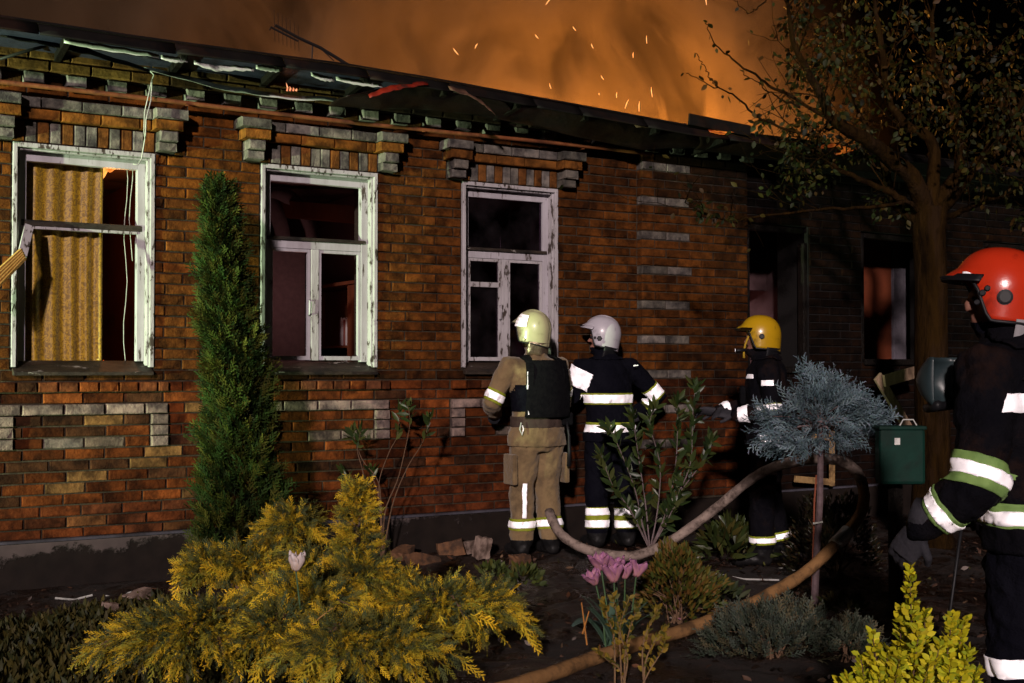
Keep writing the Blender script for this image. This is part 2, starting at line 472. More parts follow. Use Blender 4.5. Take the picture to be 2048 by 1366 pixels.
# ------------------------------------------------------------------ the house
CH = 0.0735
Z0 = 0.31
WIN = [(1.355, 2.265), (3.015, 3.92), (4.64, 5.525)]
WZ = (Z0 + 15 * CH, Z0 + 35 * CH)
BURNT = [(7.55, 8.30, Z0 + 15 * CH, Z0 + 33 * CH), (8.99, 10.12, Z0 + 16 * CH, Z0 + 33 * CH), (10.75, 11.5, Z0 + 15 * CH, Z0 + 33 * CH)]
OPEN = [(a, b, WZ[0], WZ[1]) for a, b in WIN] + BURNT
XW0, XW1, ZTOP = -1.6, 14.0, 3.50
house = hold('brick_house', (5.0, 0, 0), label='long single storey brick house with burning roof and white windows', cat='house')

def wall_mesh():
    mb = MB()
    y0, y1 = 0.012, 0.42
    xs = sorted({XW0, XW1} | {v for o in OPEN for v in o[:2]})
    for a, b in zip(xs[:-1], xs[1:]):
        op = next((o for o in OPEN if o[0] <= a + 1e-6 and o[1] >= b - 1e-6), None)
        if op is None: mb.box(a, b, y0, y1, 0.0, ZTOP)
        else:
            mb.box(a, b, y0, y1, 0.0, op[2]); mb.box(a, b, y0, y1, op[3], ZTOP)
    mb.box(6.34, 7.50, -0.05, y0 - 0.002, 0.05, 3.25)       # pilaster core
    mb.box(XW0, XW1, -0.055, y0 - 0.002, 3.335, ZTOP)        # corbel core
    return mb
wall = put(wall_mesh(), 'wall', M['mortar'], house)
plinth = MB()
plinth.box(XW0, XW1, -0.035, 0.008, -0.15, Z0 - 0.004)
plinth.box(6.30, 7.56, -0.105, -0.037, -0.15, Z0 - 0.006)
put(plinth, 'plinth', M['plinth'], house, bev=0.012)
ledge = MB()
ledge.box(XW0, XW1, -0.045, 0.010, Z0 - 0.004, Z0 + 0.012)
put(ledge, 'plinth_ledge', surf('ledge', (0.09, 0.085, 0.11), (0.02, 0.018, 0.022), 3, 0.7, 0.4, 30), house)

# bricks: a few worn shapes, shared
def brick_proto(i, ln=0.25, hh=0.0625, dp=0.10):
    r_ = random.Random(100 + i)
    mb = MB()
    j = lambda s: r_.uniform(-s, s)
    b = 0.006
    # rings: back, front rim, front face
    ring = lambda ins, y, jit: [(-ln / 2 + ins + j(jit), y + j(jit * .6), -hh / 2 + ins + j(jit)), (0 + j(.02), y + j(jit * .6), -hh / 2 + ins + j(jit)), (ln / 2 - ins + j(jit), y + j(jit * .6), -hh / 2 + ins + j(jit)),
                               (ln / 2 - ins + j(jit), y + j(jit * .6), hh / 2 - ins + j(jit)), (0 + j(.02), y + j(jit * .6), hh / 2 - ins + j(jit)), (-ln / 2 + ins + j(jit), y + j(jit * .6), hh / 2 - ins + j(jit))]
    vs = ring(0, dp, 0) + ring(0, b, 0.0015) + ring(b, 0, 0.0028)
    if r_.random() < 0.2:        # a broken corner
        c = r_.choice([12, 14, 15, 17]); v = vs[c]; vs[c] = (v[0] * 0.95, v[1] + 0.005, v[2] * 0.8)
    fs = []
    for k in (0, 6):
        for q in range(6):
            q2 = (q + 1) % 6
            fs.append((k + q, k + q2, k + 6 + q2, k + 6 + q))
    fs.append((12, 13, 16, 17)); fs.append((13, 14, 15, 16))
    mb.add(vs, fs)
    me = mb.mesh('brick')
    me.materials.append(M['brick'])
    return me, vs, fs
STR = [brick_proto(i) for i in range(10)]
HDR = [brick_proto(20 + i, 0.12) for i in range(8)]
SAIL = [brick_proto(40 + i, 0.0655, 0.137) for i in range(6)]

def lerp3(a, b, t): return tuple(x + (y - x) * t for x, y in zip(a, b))
def brick_tint(x, z, r_):
    n = mnoise.noise(Vector((x * 0.9, z * 0.9, 5.0)))
    n2 = mnoise.noise(Vector((x * 3.1, z * 3.1, 9.0)))
    base = lerp3((0.060, 0.022, 0.0065), (0.158, 0.058, 0.0130), min(1, max(0, 0.5 + 0.5 * n2 + r_.uniform(-.25, .25))))
    if z < 1.32:      # washed, redder courses below the sills
        base = lerp3((0.055, 0.015, 0.005), (0.200, 0.060, 0.018), min(1, max(0, 0.45 + 0.8 * n2 + r_.uniform(-.28, .28))))
        if x < 2.7 and r_.random() < 0.13: base = (0.20, 0.115, 0.055)
        if r_.random() < 0.15: base = (0.06, 0.027, 0.016)
        if z < 0.52: base = lerp3(base, (0.14, 0.042, 0.02), 0.5)
    if z > 2.6 and x < 3.2: base = lerp3(base, (0.21, 0.074, 0.012), 0.55)
    if r_.random() < 0.10: base = tuple(c * 0.66 for c in base)
    if r_.random() < 0.05: base = tuple(c * 1.3 for c in base)
    k_ = 1.0 + 0.45 * mnoise.noise(Vector((x * 0.55, z * 0.8, 21.0)))
    base = tuple(c * k_ for c in base)
    st_ = 1.0 + 0.5 * mnoise.noise(Vector((x * 2.6, z * 0.45, 33.0))); st_ = max(.45, st_)
    base = (base[0] * 1.08 * st_, base[1] * 0.98 * st_, base[2] * 0.75 * st_)
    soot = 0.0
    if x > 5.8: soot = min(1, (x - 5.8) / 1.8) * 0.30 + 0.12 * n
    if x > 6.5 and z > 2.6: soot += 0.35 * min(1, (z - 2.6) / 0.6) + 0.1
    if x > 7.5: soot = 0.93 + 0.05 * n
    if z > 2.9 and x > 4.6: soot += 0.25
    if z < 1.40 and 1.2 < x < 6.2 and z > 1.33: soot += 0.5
    soot = min(0.97, max(0, soot))
    return lerp3(base, (0.003, 0.002, 0.0015), soot)
WHITE = lambda r_: lerp3((0.16, 0.15, 0.13), (0.29, 0.265, 0.25), r_.random())

PIECES = []     # (name, x0, x1, z0, z1, yfront, tint, protos)
def brick(name, x0, x1, z0, z1, yf, tint, protos=None):
    PIECES.append((name, x0, x1, z0, z1, yf, tint, protos))
rb = random.Random(3)

def cut(segs, a, b):
    out = []
    for s, e in segs:
        if b <= s or a >= e: out.append((s, e)); continue
        if a > s: out.append((s, a))
        if b < e: out.append((b, e))
    return out
XB0, XB1 = 0.0, 12.6
for k in range(0, 40):
    za = Z0 + 0.013 + k * CH if k == 0 else Z0 + k * CH + 0.005
    zb = Z0 + (k + 1) * CH - 0.005
    segs = [(XB0, XB1)]
    zc = (za + zb) / 2
    for a, b, c, d in OPEN:
        if c < zc < d: segs = cut(segs, a - 0.004, b + 0.004)
    special = []
    for (a, b) in WIN:
        if 35 <= k <= 36: segs = cut(segs, a - 0.135, b + 0.135)
        if k == 37: segs = cut(segs, a - 0.165, b + 0.165)
        if k == 38: segs = cut(segs, a - 0.195, b + 0.195)
        if k == 13: segs = cut(segs, a - 0.10, b + 0.10)          # row of headers under the sill
        if k == 11: segs = cut(segs, a - 0.10, b + 0.10)          # white stretchers
        if k in (8, 9, 10): segs = cut(segs, a - 0.10, a + 0.02); segs = cut(segs, b - 0.02, b + 0.10)
    whites = k in (38, 34, 30, 26, 22, 18, 14, 10, 6)
    segs = cut(segs, 6.33, 7.505)
    pil = [(6.33, 7.505)]
    for s, e, yf in [(s, e, 0.0) for s, e in segs] + [(s, e, -0.062) for s, e in pil]:
        if e - s < 0.02: continue
        x = s
        phase = [0.0, 0.13][k % 2] + rb.uniform(-0.015, 0.015)
        nxt = s + ((XB0 - s + phase) % 0.26) if yf == 0 else s + phase + (0.26 if not phase > 0.06 else 0)
        if nxt - s < 0.05: nxt += 0.26
        while x < e - 0.015:
            x2 = min(nxt, e)
            if e - x2 < 0.05: x2 = e
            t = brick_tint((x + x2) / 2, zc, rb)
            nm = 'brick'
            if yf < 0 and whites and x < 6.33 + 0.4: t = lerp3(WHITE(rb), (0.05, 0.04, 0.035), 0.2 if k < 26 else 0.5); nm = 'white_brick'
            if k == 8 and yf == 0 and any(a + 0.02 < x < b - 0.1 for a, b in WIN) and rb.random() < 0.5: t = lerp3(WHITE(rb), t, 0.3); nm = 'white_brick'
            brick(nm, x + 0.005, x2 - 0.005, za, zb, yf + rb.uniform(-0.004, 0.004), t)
            x = x2; nxt = x2 + 0.26 + rb.uniform(-0.006, 0.006)

# dressed bricks around each window
for wi, (a, b) in enumerate(WIN):
    so = 0.0 if wi < 2 else 0.25
    W_ = lambda: lerp3(WHITE(rb), (0.05, 0.045, 0.04), so + rb.uniform(0, 0.15))
    O_ = lambda: lerp3(lerp3((0.22, 0.078, 0.013), (0.32, 0.125, 0.022), rb.random()), (0.05, 0.03, 0.02), so)
    n = 12; w = (b - a) / n
    pat = 'owowowwowowo'
    for i in range(n):
        brick('sailor_brick', a + i * w + 0.004, a + (i + 1) * w - 0.004, WZ[1] + 0.008, Z0 + 37 * CH - 0.005, -0.004 + rb.uniform(-0.003, 0.003), W_() if pat[i] == 'w' else lerp3(O_(), (0.09, 0.04, 0.02), 0.4), SAIL)
    for s in (-1, 1):      # bracket of two white headers at each end
        xa, xb = (a - 0.128, a - 0.004) if s < 0 else (b + 0.004, b + 0.128)
        brick('bracket_brick', xa, xb, WZ[1] + 0.012, WZ[1] + CH - 0.002, -0.085, W_(), HDR)
        brick('bracket_brick', xa + 0.002, xb - 0.001, WZ[1] + CH + 0.002, WZ[1] + 2 * CH - 0.004, -0.120, lerp3(W_(), (0.1, 0.09, 0.08), .3), HDR)
        xa, xb = (a - 0.16, a + 0.03) if s < 0 else (b - 0.03, b + 0.16)
        brick('lintel_brick', xa, xb, Z0 + 37 * CH + 0.003, Z0 + 38 * CH - 0.004, -0.130, O_())
        xa, xb = (a - 0.19, a + 0.03) if s < 0 else (b - 0.03, b + 0.19)
        brick('lintel_brick', xa, xb, Z0 + 38 * CH + 0.003, Z0 + 39 * CH - 0.003, -0.145, lerp3(W_(), (.1, .1, .09), .3))
    for row, yy in ((37, -0.045), (38, -0.06)):
        x = a + 0.035; i = 0
        while x < b - 0.04:
            x2 = min(x + (0.13 if (i == 0 and row == 38) else 0.255), b - 0.035)
            if b - 0.035 - x2 < 0.06: x2 = b - 0.035
            brick('lintel_brick', x + 0.004, x2 - 0.004, Z0 + row * CH + 0.004, Z0 + (row + 1) * CH - 0.004, yy + rb.uniform(-.003, .003), O_() if row == 37 else W_())
            x = x2; i += 1
    # header row under the sill, white stretchers, white blocks at both ends
    za = Z0 + 13 * CH
    x = a - 0.098
    while x < b + 0.05:
        x2 = min(x + 0.129, b + 0.098)
        if b + 0.098 - x2 < 0.05: x2 = b + 0.098
        brick('sill_brick', x + 0.006, x2 - 0.006, za + 0.005, za + CH - 0.005, -0.035 + rb.uniform(-.004, .004), lerp3(brick_tint(x, 1.0, rb), (0.30, 0.11, 0.05), 0.35 if rb.random() < .6 else -0.2 + .2), HDR)
        x = x2
    za = Z0 + 11 * CH
    x = a - 0.098 - (0.1 if wi == 0 else 0.0); i = 0
    while x < b + 0.05:
        x2 = min(x + 0.262, b + 0.098)
        if b + 0.098 - x2 < 0.06: x2 = b + 0.098
        brick('white_brick', x + 0.007, x2 - 0.007, za + 0.004, za + CH - 0.004, -0.030 + rb.uniform(-.003, .003), lerp3(W_(), (0.34, 0.25, 0.225), 0.85))
        x = x2; i += 1
    for kk in (8, 9, 10):
        for xa, xb in ((a - 0.098, a + 0.018), (b - 0.018, b + 0.098)):
            brick('white_brick', xa + 0.003, xb - 0.003, Z0 + kk * CH + 0.004, Z0 + (kk + 1) * CH - 0.004, -0.032 + rb.uniform(-.002, .002), lerp3(W_(), (0.29, 0.215, 0.195), 0.8), HDR)

# cornice: dentil row and corbelled courses
x = 0.10; i = 0
zd = Z0 + 40 * CH + 0.012
while x < 7.6:
    so = 0.0 if x < 4.4 else 0.35 if x < 6 else 0.75
    if i % 2 == 0: brick('dentil_brick', x, x + 0.124, zd, zd + 0.07, -0.085 + rb.uniform(-.004, .004), lerp3(lerp3(WHITE(rb), (0.22, 0.22, 0.22), 0.4), (0.02, 0.02, 0.02), so), HDR)
    else: brick('cornice_brick', x + 0.004, x + 0.124, zd, zd + 0.07, -0.012, lerp3((0.11, 0.046, 0.016), (0.02, 0.015, 0.01), so), HDR)
    x += 0.131; i += 1
for row in range(2):
    za = zd + 0.078 + row * CH
    x = 0.0 - row * 0.13
    while x < 7.6:
        so = 0.0 if x < 2.2 else 0.5 if x < 3.5 else 0.9
        if rb.random() > (0.0 if x < 4 else 0.25):
            brick('cornice_brick', x + 0.005, x + 0.255, za, za + 0.064, -0.10 - row * 0.012 + rb.uniform(-.004, .004), lerp3(lerp3((0.20, 0.115, 0.035), (0.15, 0.065, 0.018), rb.random()), (0.012, 0.01, 0.01), so))
        x += 0.26

# build them: the plain bricks that show largest are pieces of the wall, the rest one mass
def shown_size(p):
    c = Vector(((p[1] + p[2]) / 2, p[5], (p[3] + p[4]) / 2))
    v = c - CAM
    d = v.dot(FWD)
    if d < 0.5: return 0
    u, w = 1024 + FPX * v.dot(RGT) / d, 683 - FPX * v.dot(UPV) / d
    if not (-30 < u < 2080 and -10 < w < 1366): return 0
    return (p[2] - p[1]) * (p[4] - p[3]) / d ** 2 * (-(v.y) / v.length) ** -1 * 1.0 if False else (p[2] - p[1]) * (p[4] - p[3]) / d ** 2
plain = sorted([p for p in PIECES if p[0] == 'brick'], key=shown_size, reverse=True)
near, rest = plain[:300], plain[300:]
others = [p for p in PIECES if p[0] != 'brick']
def proto_for(p):
    ln, hh = p[2] - p[1], p[4] - p[3]
    if p[7] is SAIL: return rb.choice(SAIL), (ln / 0.0655, 1, hh / 0.137)
    if ln < 0.185: return rb.choice(HDR), (ln / 0.12, 1, hh / 0.0625)
    return rb.choice(STR), (ln / 0.25, 1, hh / 0.0625)
for p in near + others:
    if p[0] != 'brick' and shown_size(p) == 0 and p[1] > 2: pass
    (me, vs, fs), sc = proto_for(p)
    o = bpy.data.objects.new(p[0], me)
    COL.objects.link(o)
    if p[5] < -0.05: sc = (sc[0], (0.015 - p[5]) / 0.10, sc[2])
    o.scale = sc if rb.random() < .5 else sc
    o.location = ((p[1] + p[2]) / 2, p[5], (p[3] + p[4]) / 2)
    o.rotation_euler = (0, rb.uniform(-.006, .006), 0)
    o.color = (*p[6], 1)
    under(o, wall)
mb = MB()
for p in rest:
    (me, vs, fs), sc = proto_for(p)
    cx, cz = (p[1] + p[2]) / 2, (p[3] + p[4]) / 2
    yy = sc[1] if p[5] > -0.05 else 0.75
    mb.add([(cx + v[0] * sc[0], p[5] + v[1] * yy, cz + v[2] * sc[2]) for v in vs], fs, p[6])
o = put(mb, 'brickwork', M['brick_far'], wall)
o['kind'] = 'stuff'

# gas pipe along the cornice, on small hooks
mb = MB()
pp = [(x, -0.105 + 0.006 * math.sin(x * 2.1), Z0 + 40 * CH - 0.022 + 0.006 * math.sin(x * 1.3)) for x in np.linspace(-1.5, 6.4, 40)]
mb.tube(pp, 0.0165, 8)
pipe = put(mb, 'gas_pipe', M['rust'], house, smooth=True)
for x in (0.9, 2.45, 4.25, 5.7):
    h = MB(); h.bar((x, 0.02, Z0 + 40 * CH - 0.04), (x, -0.12, Z0 + 40 * CH - 0.04), 0.02, 0.006)
    put(h, 'hook', M['rust'], pipe)

# ------------------------------------------------------------------ windows
def make_window(i, a, b):
    z0, z1 = WZ
    w = hold('window', ((a + b) / 2, 0.05, z0), house)
    mb = MB()
    yo = -0.014
    def strip(x0, x1, zz0, zz1, y0=yo, y1=0.085): mb.box(x0, x1, y0, y1, zz0, zz1)
    strip(a + 0.002, a + 0.030, z0 + 0.02, z1 - 0.002)
    strip(b - 0.030, b - 0.002, z0 + 0.02, z1 - 0.002)
    strip(a + 0.030, b - 0.030, z1 - 0.032, z1 - 0.002)
    # a stepped moulding inside it
    mb.box(b - 0.046, b - 0.030, 0.012, 0.085, z0 + 0.03, z1 - 0.032)
    mb.box(a + 0.030, a + 0.046, 0.012, 0.085, z0 + 0.03, z1 - 0.032)
    mb.box(a + 0.046, b - 0.046, 0.012, 0.085, z1 - 0.046, z1 - 0.032)
    put(mb, 'casing', M['paint_worn'], w, bev=0.003)
    fi = [a + 0.046, b - 0.046, z1 - 0.046]      # inner faces
    fw = 0.052
    mb = MB()
    mb.box(fi[0], fi[0] + fw, 0.070, 0.125, z0 + 0.06, fi[2])
    mb.box(fi[1] - fw, fi[1], 0.070, 0.125, z0 + 0.06, fi[2])
    mb.box(fi[0] + fw, fi[1] - fw, 0.070, 0.125, fi[2] - 0.062, fi[2])
    put(mb, 'frame', M['paint'], w, bev=0.003)
    mb = MB()
    mb.add([(a + .01, -0.05, z0 - 0.012), (b - .01, -0.05, z0 - 0.012), (b - .01, 0.13, z0 + 0.065), (a + .01, 0.13, z0 + 0.065),
            (a + .01, -0.05, z0 - 0.035), (b - .01, -0.05, z0 - 0.035), (b - .01, 0.13, z0 - 0.03), (a + .01, 0.13, z0 - 0.03)],
           [(0, 1, 2, 3), (7, 6, 5, 4), (0, 4, 5, 1), (1, 5, 6, 2), (2, 6, 7, 3), (3, 7, 4, 0)])
    put(mb, 'sill', M['char_wood'], w, bev=0.004)
    xi0, xi1 = fi[0] + fw, fi[1] - fw
    zt = z0 + 0.945
    mb = MB()
    if i == 0:
        mb.box(xi0 - 0.03, xi1 + 0.03, 0.06, 0.115, zt - 0.005, zt + 0.035)
        put(mb, 'transom', M['char_wood'], w, bev=0.005)
        mb = MB(); mb.box(xi0, xi1, 0.064, 0.10, zt - 0.024, zt - 0.006)
        put(mb, 'transom_lip', M['paint_worn'], w, bev=0.002)
        return
    mb.box(xi0 - 0.03, xi1 + 0.03, 0.052, 0.115, zt - 0.005, zt + 0.02)
    put(mb, 'drip_bar', M['char_wood'], w, bev=0.004)
    mb = MB(); mb.box(xi0, xi1, 0.072, 0.12, zt - 0.062, zt - 0.006)
    put(mb, 'transom', M['paint'], w, bev=0.003)
    xm = {1: 3.455, 2: 5.07}[i]
    mb = MB(); mb.box(xm - 0.030, xm + 0.030, 0.068, 0.122, z0 + 0.07, zt - 0.063)
    put(mb, 'mullion', M['paint_worn'], w, bev=0.003)
    for q, (s0, s1) in enumerate(((xi0, xm - 0.031), (xm + 0.031, xi1))):
        mb = MB()
        t = 0.022
        zz0, zz1 = z0 + 0.072, zt - 0.064
        mb.box(s0 + 0.001, s0 + t, 0.078, 0.112, zz0, zz1); mb.box(s1 - t, s1 - 0.001, 0.078, 0.112, zz0, zz1)
        mb.box(s0 + t, s1 - t, 0.078, 0.112, zz0, zz0 + 0.03); mb.box(s0 + t, s1 - t, 0.078, 0.112, zz1 - t, zz1)
        if i == 2 and q == 0: mb.box(s0 + t, s1 - t, 0.074, 0.112, zt - 0.29, zt - 0.25)
        sash = put(mb, 'sash', M['paint_worn'] if i == 2 else M['paint'], w, bev=0.002)
        if i == 2 or q == 0:
            mb = MB(); mb.box(s0 + t, s1 - t, 0.094, 0.097, zz0 + 0.03, zz1 - t)
            if i == 2: put(mb, 'pane', M['pane'], w)
        if q == 0:
            mb = MB(); hx = s1 - 0.012
            mb.tube([(hx, 0.078, z0 + 0.40), (hx - .004, 0.052, z0 + 0.41), (hx - .004, 0.050, z0 + 0.46), (hx - .004, 0.050, z0 + 0.50), (hx, 0.078, z0 + 0.51)], 0.007, 6)
            put(mb, 'handle', M['paint'], w, smooth=True)
    if i == 2:
        mb = MB(); mb.box(xi0, xi1, 0.094, 0.097, zt + 0.02, fi[2] - 0.062)
        put(mb, 'pane', M['pane'], w)
for i, (a, b) in enumerate(WIN): make_window(i, a, b)
for i, (a, b, c, d) in enumerate(BURNT):        # charred window holes in the burnt end
    w = hold('window', ((a + b) / 2, 0.05, c), house)
    w['label'] = 'charred window hole with burnt frame stubs'
    mb = MB()
    mb.box(a + 0.002, a + 0.05, 0.02, 0.10, c + 0.02, d - 0.01); mb.box(b - 0.05, b - 0.002, 0.02, 0.10, c + 0.02, d - 0.15)
    mb.box(a + 0.05, b - 0.05, 0.02, 0.10, d - 0.06, d - 0.01); mb.box(a + 0.01, b - 0.01, -0.03, 0.2, c - 0.03, c + 0.03)
    put(mb, 'charred_frame', M['char'], w, bev=0.01)

# ------------------------------------------------------------------ inside the rooms
mb = MB()
mb.box(XW0, XW1, 3.6, 3.7, 0.3, 3.0)
put(mb, 'back_wall', M['room'], house)
mb = MB(); mb.box(XW0, XW1, 0.43, 3.6, 0.25, 0.40)
put(mb, 'room_floor', M['dark_wood'], house)
mb = MB(); mb.grid(lambda u, v: (XW0 + u * (XW1 - XW0), 0.43 + v * 3.17, 2.98 + 0.03 * mnoise.noise(Vector((u * 40, v * 9, 0)))), 60, 12)
put(mb, 'room_ceiling', M['room_ceil'], house)
for x, m in ((0.4, 'room_red'), (2.62, 'room_red'), (4.50, 'room'), (6.6, 'room'), (8.62, 'room'), (10.3, 'char')):
    mb = MB(); mb.box(x, x + 0.10, 0.43, 3.6, 0.3, 2.975)
    put(mb, 'partition', M[m], house)
# pale lining of the reveals, and the arched opening seen through the middle window
mb = MB(); mb.box(3.55, 3.98, 1.60, 1.66, 0.40, 2.46)
put(mb, 'partition', M['white_wall'], house)
mb = MB()
for x0, wd in ((3.69, 0.13), (3.97, 0.09)):
    def arch(u, v, x0=x0, wd=wd):
        t = u * math.pi * 0.55
        return (x0 + v * wd - 0.34 * (1 - math.cos(t)), 1.50 + 0.02 * v, 2.46 + 0.40 * math.sin(t) + 0.10 * v * math.sin(t))
    mb.grid(arch, 14, 2, thick=0.03)
put(mb, 'arch', M['white_wall'], house, smooth=True)
mb = MB(); mb.box(3.6, 4.49, 2.6, 2.64, 0.42, 2.96)
put(mb, 'pale_partition', surf('pale_room', (0.075, 0.05, 0.055), (0.06, 0.04, 0.045), 4, 0.9), house)
mb = MB(); mb.bar((2.7, 2.4, 2.9), (4.28, 1.2, 2.72), 0.10, 0.14)
put(mb, 'ceiling_beam', M['dark_wood'], house)

# bookcase with books against the partition
bk = hold('bookcase', (4.35, 1.6, 0.40), label='dark brown bookcase inside the middle window', cat='bookcase')
def bc(x0, x1, y0, y1, z0, z1, n):
    mb = MB(); mb.box(x0, x1, y0, y1, z0, z1); put(mb, n, M['dark_wood'], bk, bev=0.003)
bc(4.22, 4.49, 0.75, 0.78, 0.40, 2.13, 'side_panel'); bc(4.22, 4.49, 1.22, 1.25, 0.40, 2.13, 'side_panel'); bc(4.22, 4.49, 2.35, 2.38, 0.40, 2.13, 'side_panel')
bc(4.20, 4.49, 0.73, 2.40, 2.13, 2.16, 'top')
bc(4.47, 4.495, 0.78, 2.35, 0.40, 2.13, 'back_panel')
bc(4.215, 4.235, 0.781, 1.219, 0.42, 2.125, 'door')
for z in (0.46, 0.86, 1.24, 1.60): bc(4.24, 4.46, 1.251, 2.349, z, z + 0.02, 'shelf')
bookc = [(0.30, 0.28, 0.30), (0.05, 0.04, 0.05), (0.35, 0.32, 0.34), (0.05, 0.07, 0.12), (0.32, 0.30, 0.30), (0.16, 0.04, 0.03)]
lab = ['white', 'black', 'pale grey', 'navy', 'off white', 'dark red']
for z, n, y0 in ((1.26, 6, 1.36), (1.62, 4, 1.36)):
    y = y0
    for k in range(n):
        t = 0.03 + 0.012 * (k % 3); h = 0.24 - 0.02 * (k % 2)
        mb = MB(); mb.box(4.26, 4.43, y, y + t - 0.003, z + 0.001, z + h)
        o = put(mb, 'book', surf('book', bookc[(k + n) % 6], None, 8, 0.7), None, bev=0.003)
        tag(o, f"{lab[(k + n) % 6]} book on the {'lower' if n == 6 else 'upper'} bookcase shelf, {['first','second','third','fourth','fifth','sixth'][k]} from the window side", 'book', 'books in the bookcase')
        y += t

# gold curtain behind the first window
m, nt, b = new_mat('brocade')
tc = N(nt, 'ShaderNodeTexCoord'); mp = N(nt, 'ShaderNodeMapping'); mp.inputs['Scale'].default_value = (22, 0.2, 15)
L(nt, tc.outputs['Object'], mp.inputs[0])
nz = N(nt, 'ShaderNodeTexNoise'); nz.inputs['Scale'].default_value = 1.2; nz.inputs['Distortion'].default_value = 2.5; nz.inputs['Detail'].default_value = 3
wv = N(nt, 'ShaderNodeTexNoise'); wv.inputs['Scale'].default_value = 1.6; wv.inputs['Distortion'].default_value = 3.0; wv.inputs['Detail'].default_value = 1.0
L(nt, mp.outputs[0], nz.inputs['Vector']); L(nt, mp.outputs[0], wv.inputs['Vector'])
mx = N(nt, 'ShaderNodeMix', data_type='RGBA'); cr_ = N(nt, 'ShaderNodeMapRange'); cr_.inputs['From Min'].default_value = .42; cr_.inputs['From Max'].default_value = .58; L(nt, wv.outputs['Fac'], cr_.inputs[0]); L(nt, cr_.outputs[0], mx.inputs[0])
mx.inputs[6].default_value = (0.19, 0.098, 0.0015, 1); mx.inputs[7].default_value = (0.42, 0.235, 0.004, 1)
L(nt, mx.outputs[2], b.inputs['Base Color']); b.inputs['Roughness'].default_value = 0.55; b.inputs['Sheen Weight'].default_value = 0.2
M['curtain'] = m
mb = MB()
def cur(u, v):
    x = 1.36 + u * 0.595
    z = 2.88 - v * 1.46
    fold = 0.5 + 0.5 * v
    y = 0.152 + 0.016 * fold * math.sin(u * 36 + 0.9 * math.sin(u * 7) + 0.5 * math.sin(v * 3)) + 0.006 * math.sin(u * 11 + 1.0)
    z -= 0.05 * math.exp(-((u - 0.75) / 0.2) ** 2) * (1 - v) - 0.012 * v * math.sin(u * 34)
    return (x, y, z)
mb.grid(cur, 70, 24, thick=0.002)
o = put(mb, 'curtain', M['curtain'], None, smooth=True)
tag(o, 'gold brocade curtain hanging in the first window', 'curtain')
mb = MB(); mb.tube([(1.30, 0.19, 2.90), (2.35, 0.19, 2.90)], 0.012, 8)
o = put(mb, 'curtain_rod', M['dark_wood'], None); tag(o, 'dark curtain rod above the gold curtain', 'curtain rod')
# burning scrap at the ceiling and an ember on the floor inside
flame_m = emit('flame', (1.0, 0.42, 0.09), 1.6, (0.55, 0.10, 0.012), 7.0)
mb = MB()
mb.grid(lambda u, v: (2.02 + u * 0.34 + 0.03 * math.sin(9 * v), 1.0 + 0.08 * math.sin(u * 7), 3.02 - v * (0.05 + 0.26 * math.exp(-((u - 0.14) / 0.22) ** 2) + 0.03 * math.sin(u * 17) + 0.02 * math.sin(u * 41)) - 0.02), 34, 8, thick=0.004)
o = put(mb, 'burning_ceiling_paper', flame_m, None); tag(o, 'burning orange scrap hanging from ceiling inside the curtained window', 'flame')
fl = bpy.data.lights.new('ceiling_fire', 'POINT'); fl.energy = 15; fl.color = (1, 0.32, 0.06); fl.shadow_soft_size = 0.08
for loc_, e_ in (((3.75, 1.0, 2.0), 2.6), ((5.45, 1.3, 2.0), 1.6), ((8.1, 1.2, 2.2), 1.2)):     # weak fill lamps added to lift the other, otherwise black rooms
    rg = bpy.data.lights.new('room_fill', 'POINT'); rg.energy = e_; rg.color = (1.0, 0.42, 0.34); rg.shadow_soft_size = 0.2
    ro = bpy.data.objects.new('room_fill', rg); COL.objects.link(ro); ro.location = loc_
fo = bpy.data.objects.new('ceiling_fire', fl); COL.objects.link(fo); fo.location = (2.2, 0.9, 2.72)
mb = MB()
for k in range(5): mb.tube([(2.03 + .018 * k, 0.8, 1.452 + .004 * (k % 2)), (2.045 + .018 * k, 0.8, 1.475 + .01 * ((k * 7) % 3))], [0.006, 0.002], 5)
mb.box(1.98, 2.14, 0.74, 0.86, 1.40, 1.452)
o = put(mb, 'glowing_ember', emit('embers', (1.0, 0.12, 0.01), 2.0, (0.05, 0.005, 0.0), 30), None)
tag(o, 'small red ember glowing low inside the curtained window', 'ember')
mb = MB(); mb.box(1.9, 2.25, 0.70, 0.95, 0.40, 1.40)
o = put(mb, 'cabinet', M['dark_wood'], None, bev=.01); tag(o, 'dark low cabinet under the ember inside curtained window', 'cabinet')
for k, x in enumerate((2.11, 2.145)):
    mb = MB(); mb.tube([(x + 0.012 * math.sin(q * 1.3 + k), 0.15, 2.86 - q * 0.14) for q in range(11 if k == 0 else 6)], 0.0022, 5)
    o = put(mb, 'hanging_cord', M['wire_pale'], None); tag(o, ('long' if k == 0 else 'short') + ' thin white cord hanging beside the gold curtain', 'cord')
mb = MB(); mb.tube([(5.16 + 0.004 * math.sin(q), 0.30, 2.5 - q * 0.07) for q in range(11)], [0.002] * 7 + [.003, .005, .009, .012], 6)
o = put(mb, 'lamp_cord', M['wire_pale'], None); tag(o, 'thin white cord hanging behind the third window', 'cord')

# pieces seen in the burnt openings
for (xa, xb, y, z0, z1, m, nme, lb) in ((9.2, 10.07, 0.62, 0.42, 2.95, 'room_red', 'reddish_panel', None), (10.08, 10.29, 0.60, 0.42, 2.95, 'white_wall', 'pale_panel', None), (8.28, 8.60, 0.9, 2.2, 2.95, 'room', 'scorched_panel', None)):
    mb = MB(); mb.box(xa, xb, y, y + 0.04, z0, z1); put(mb, nme, M[m], house, bev=0.004)

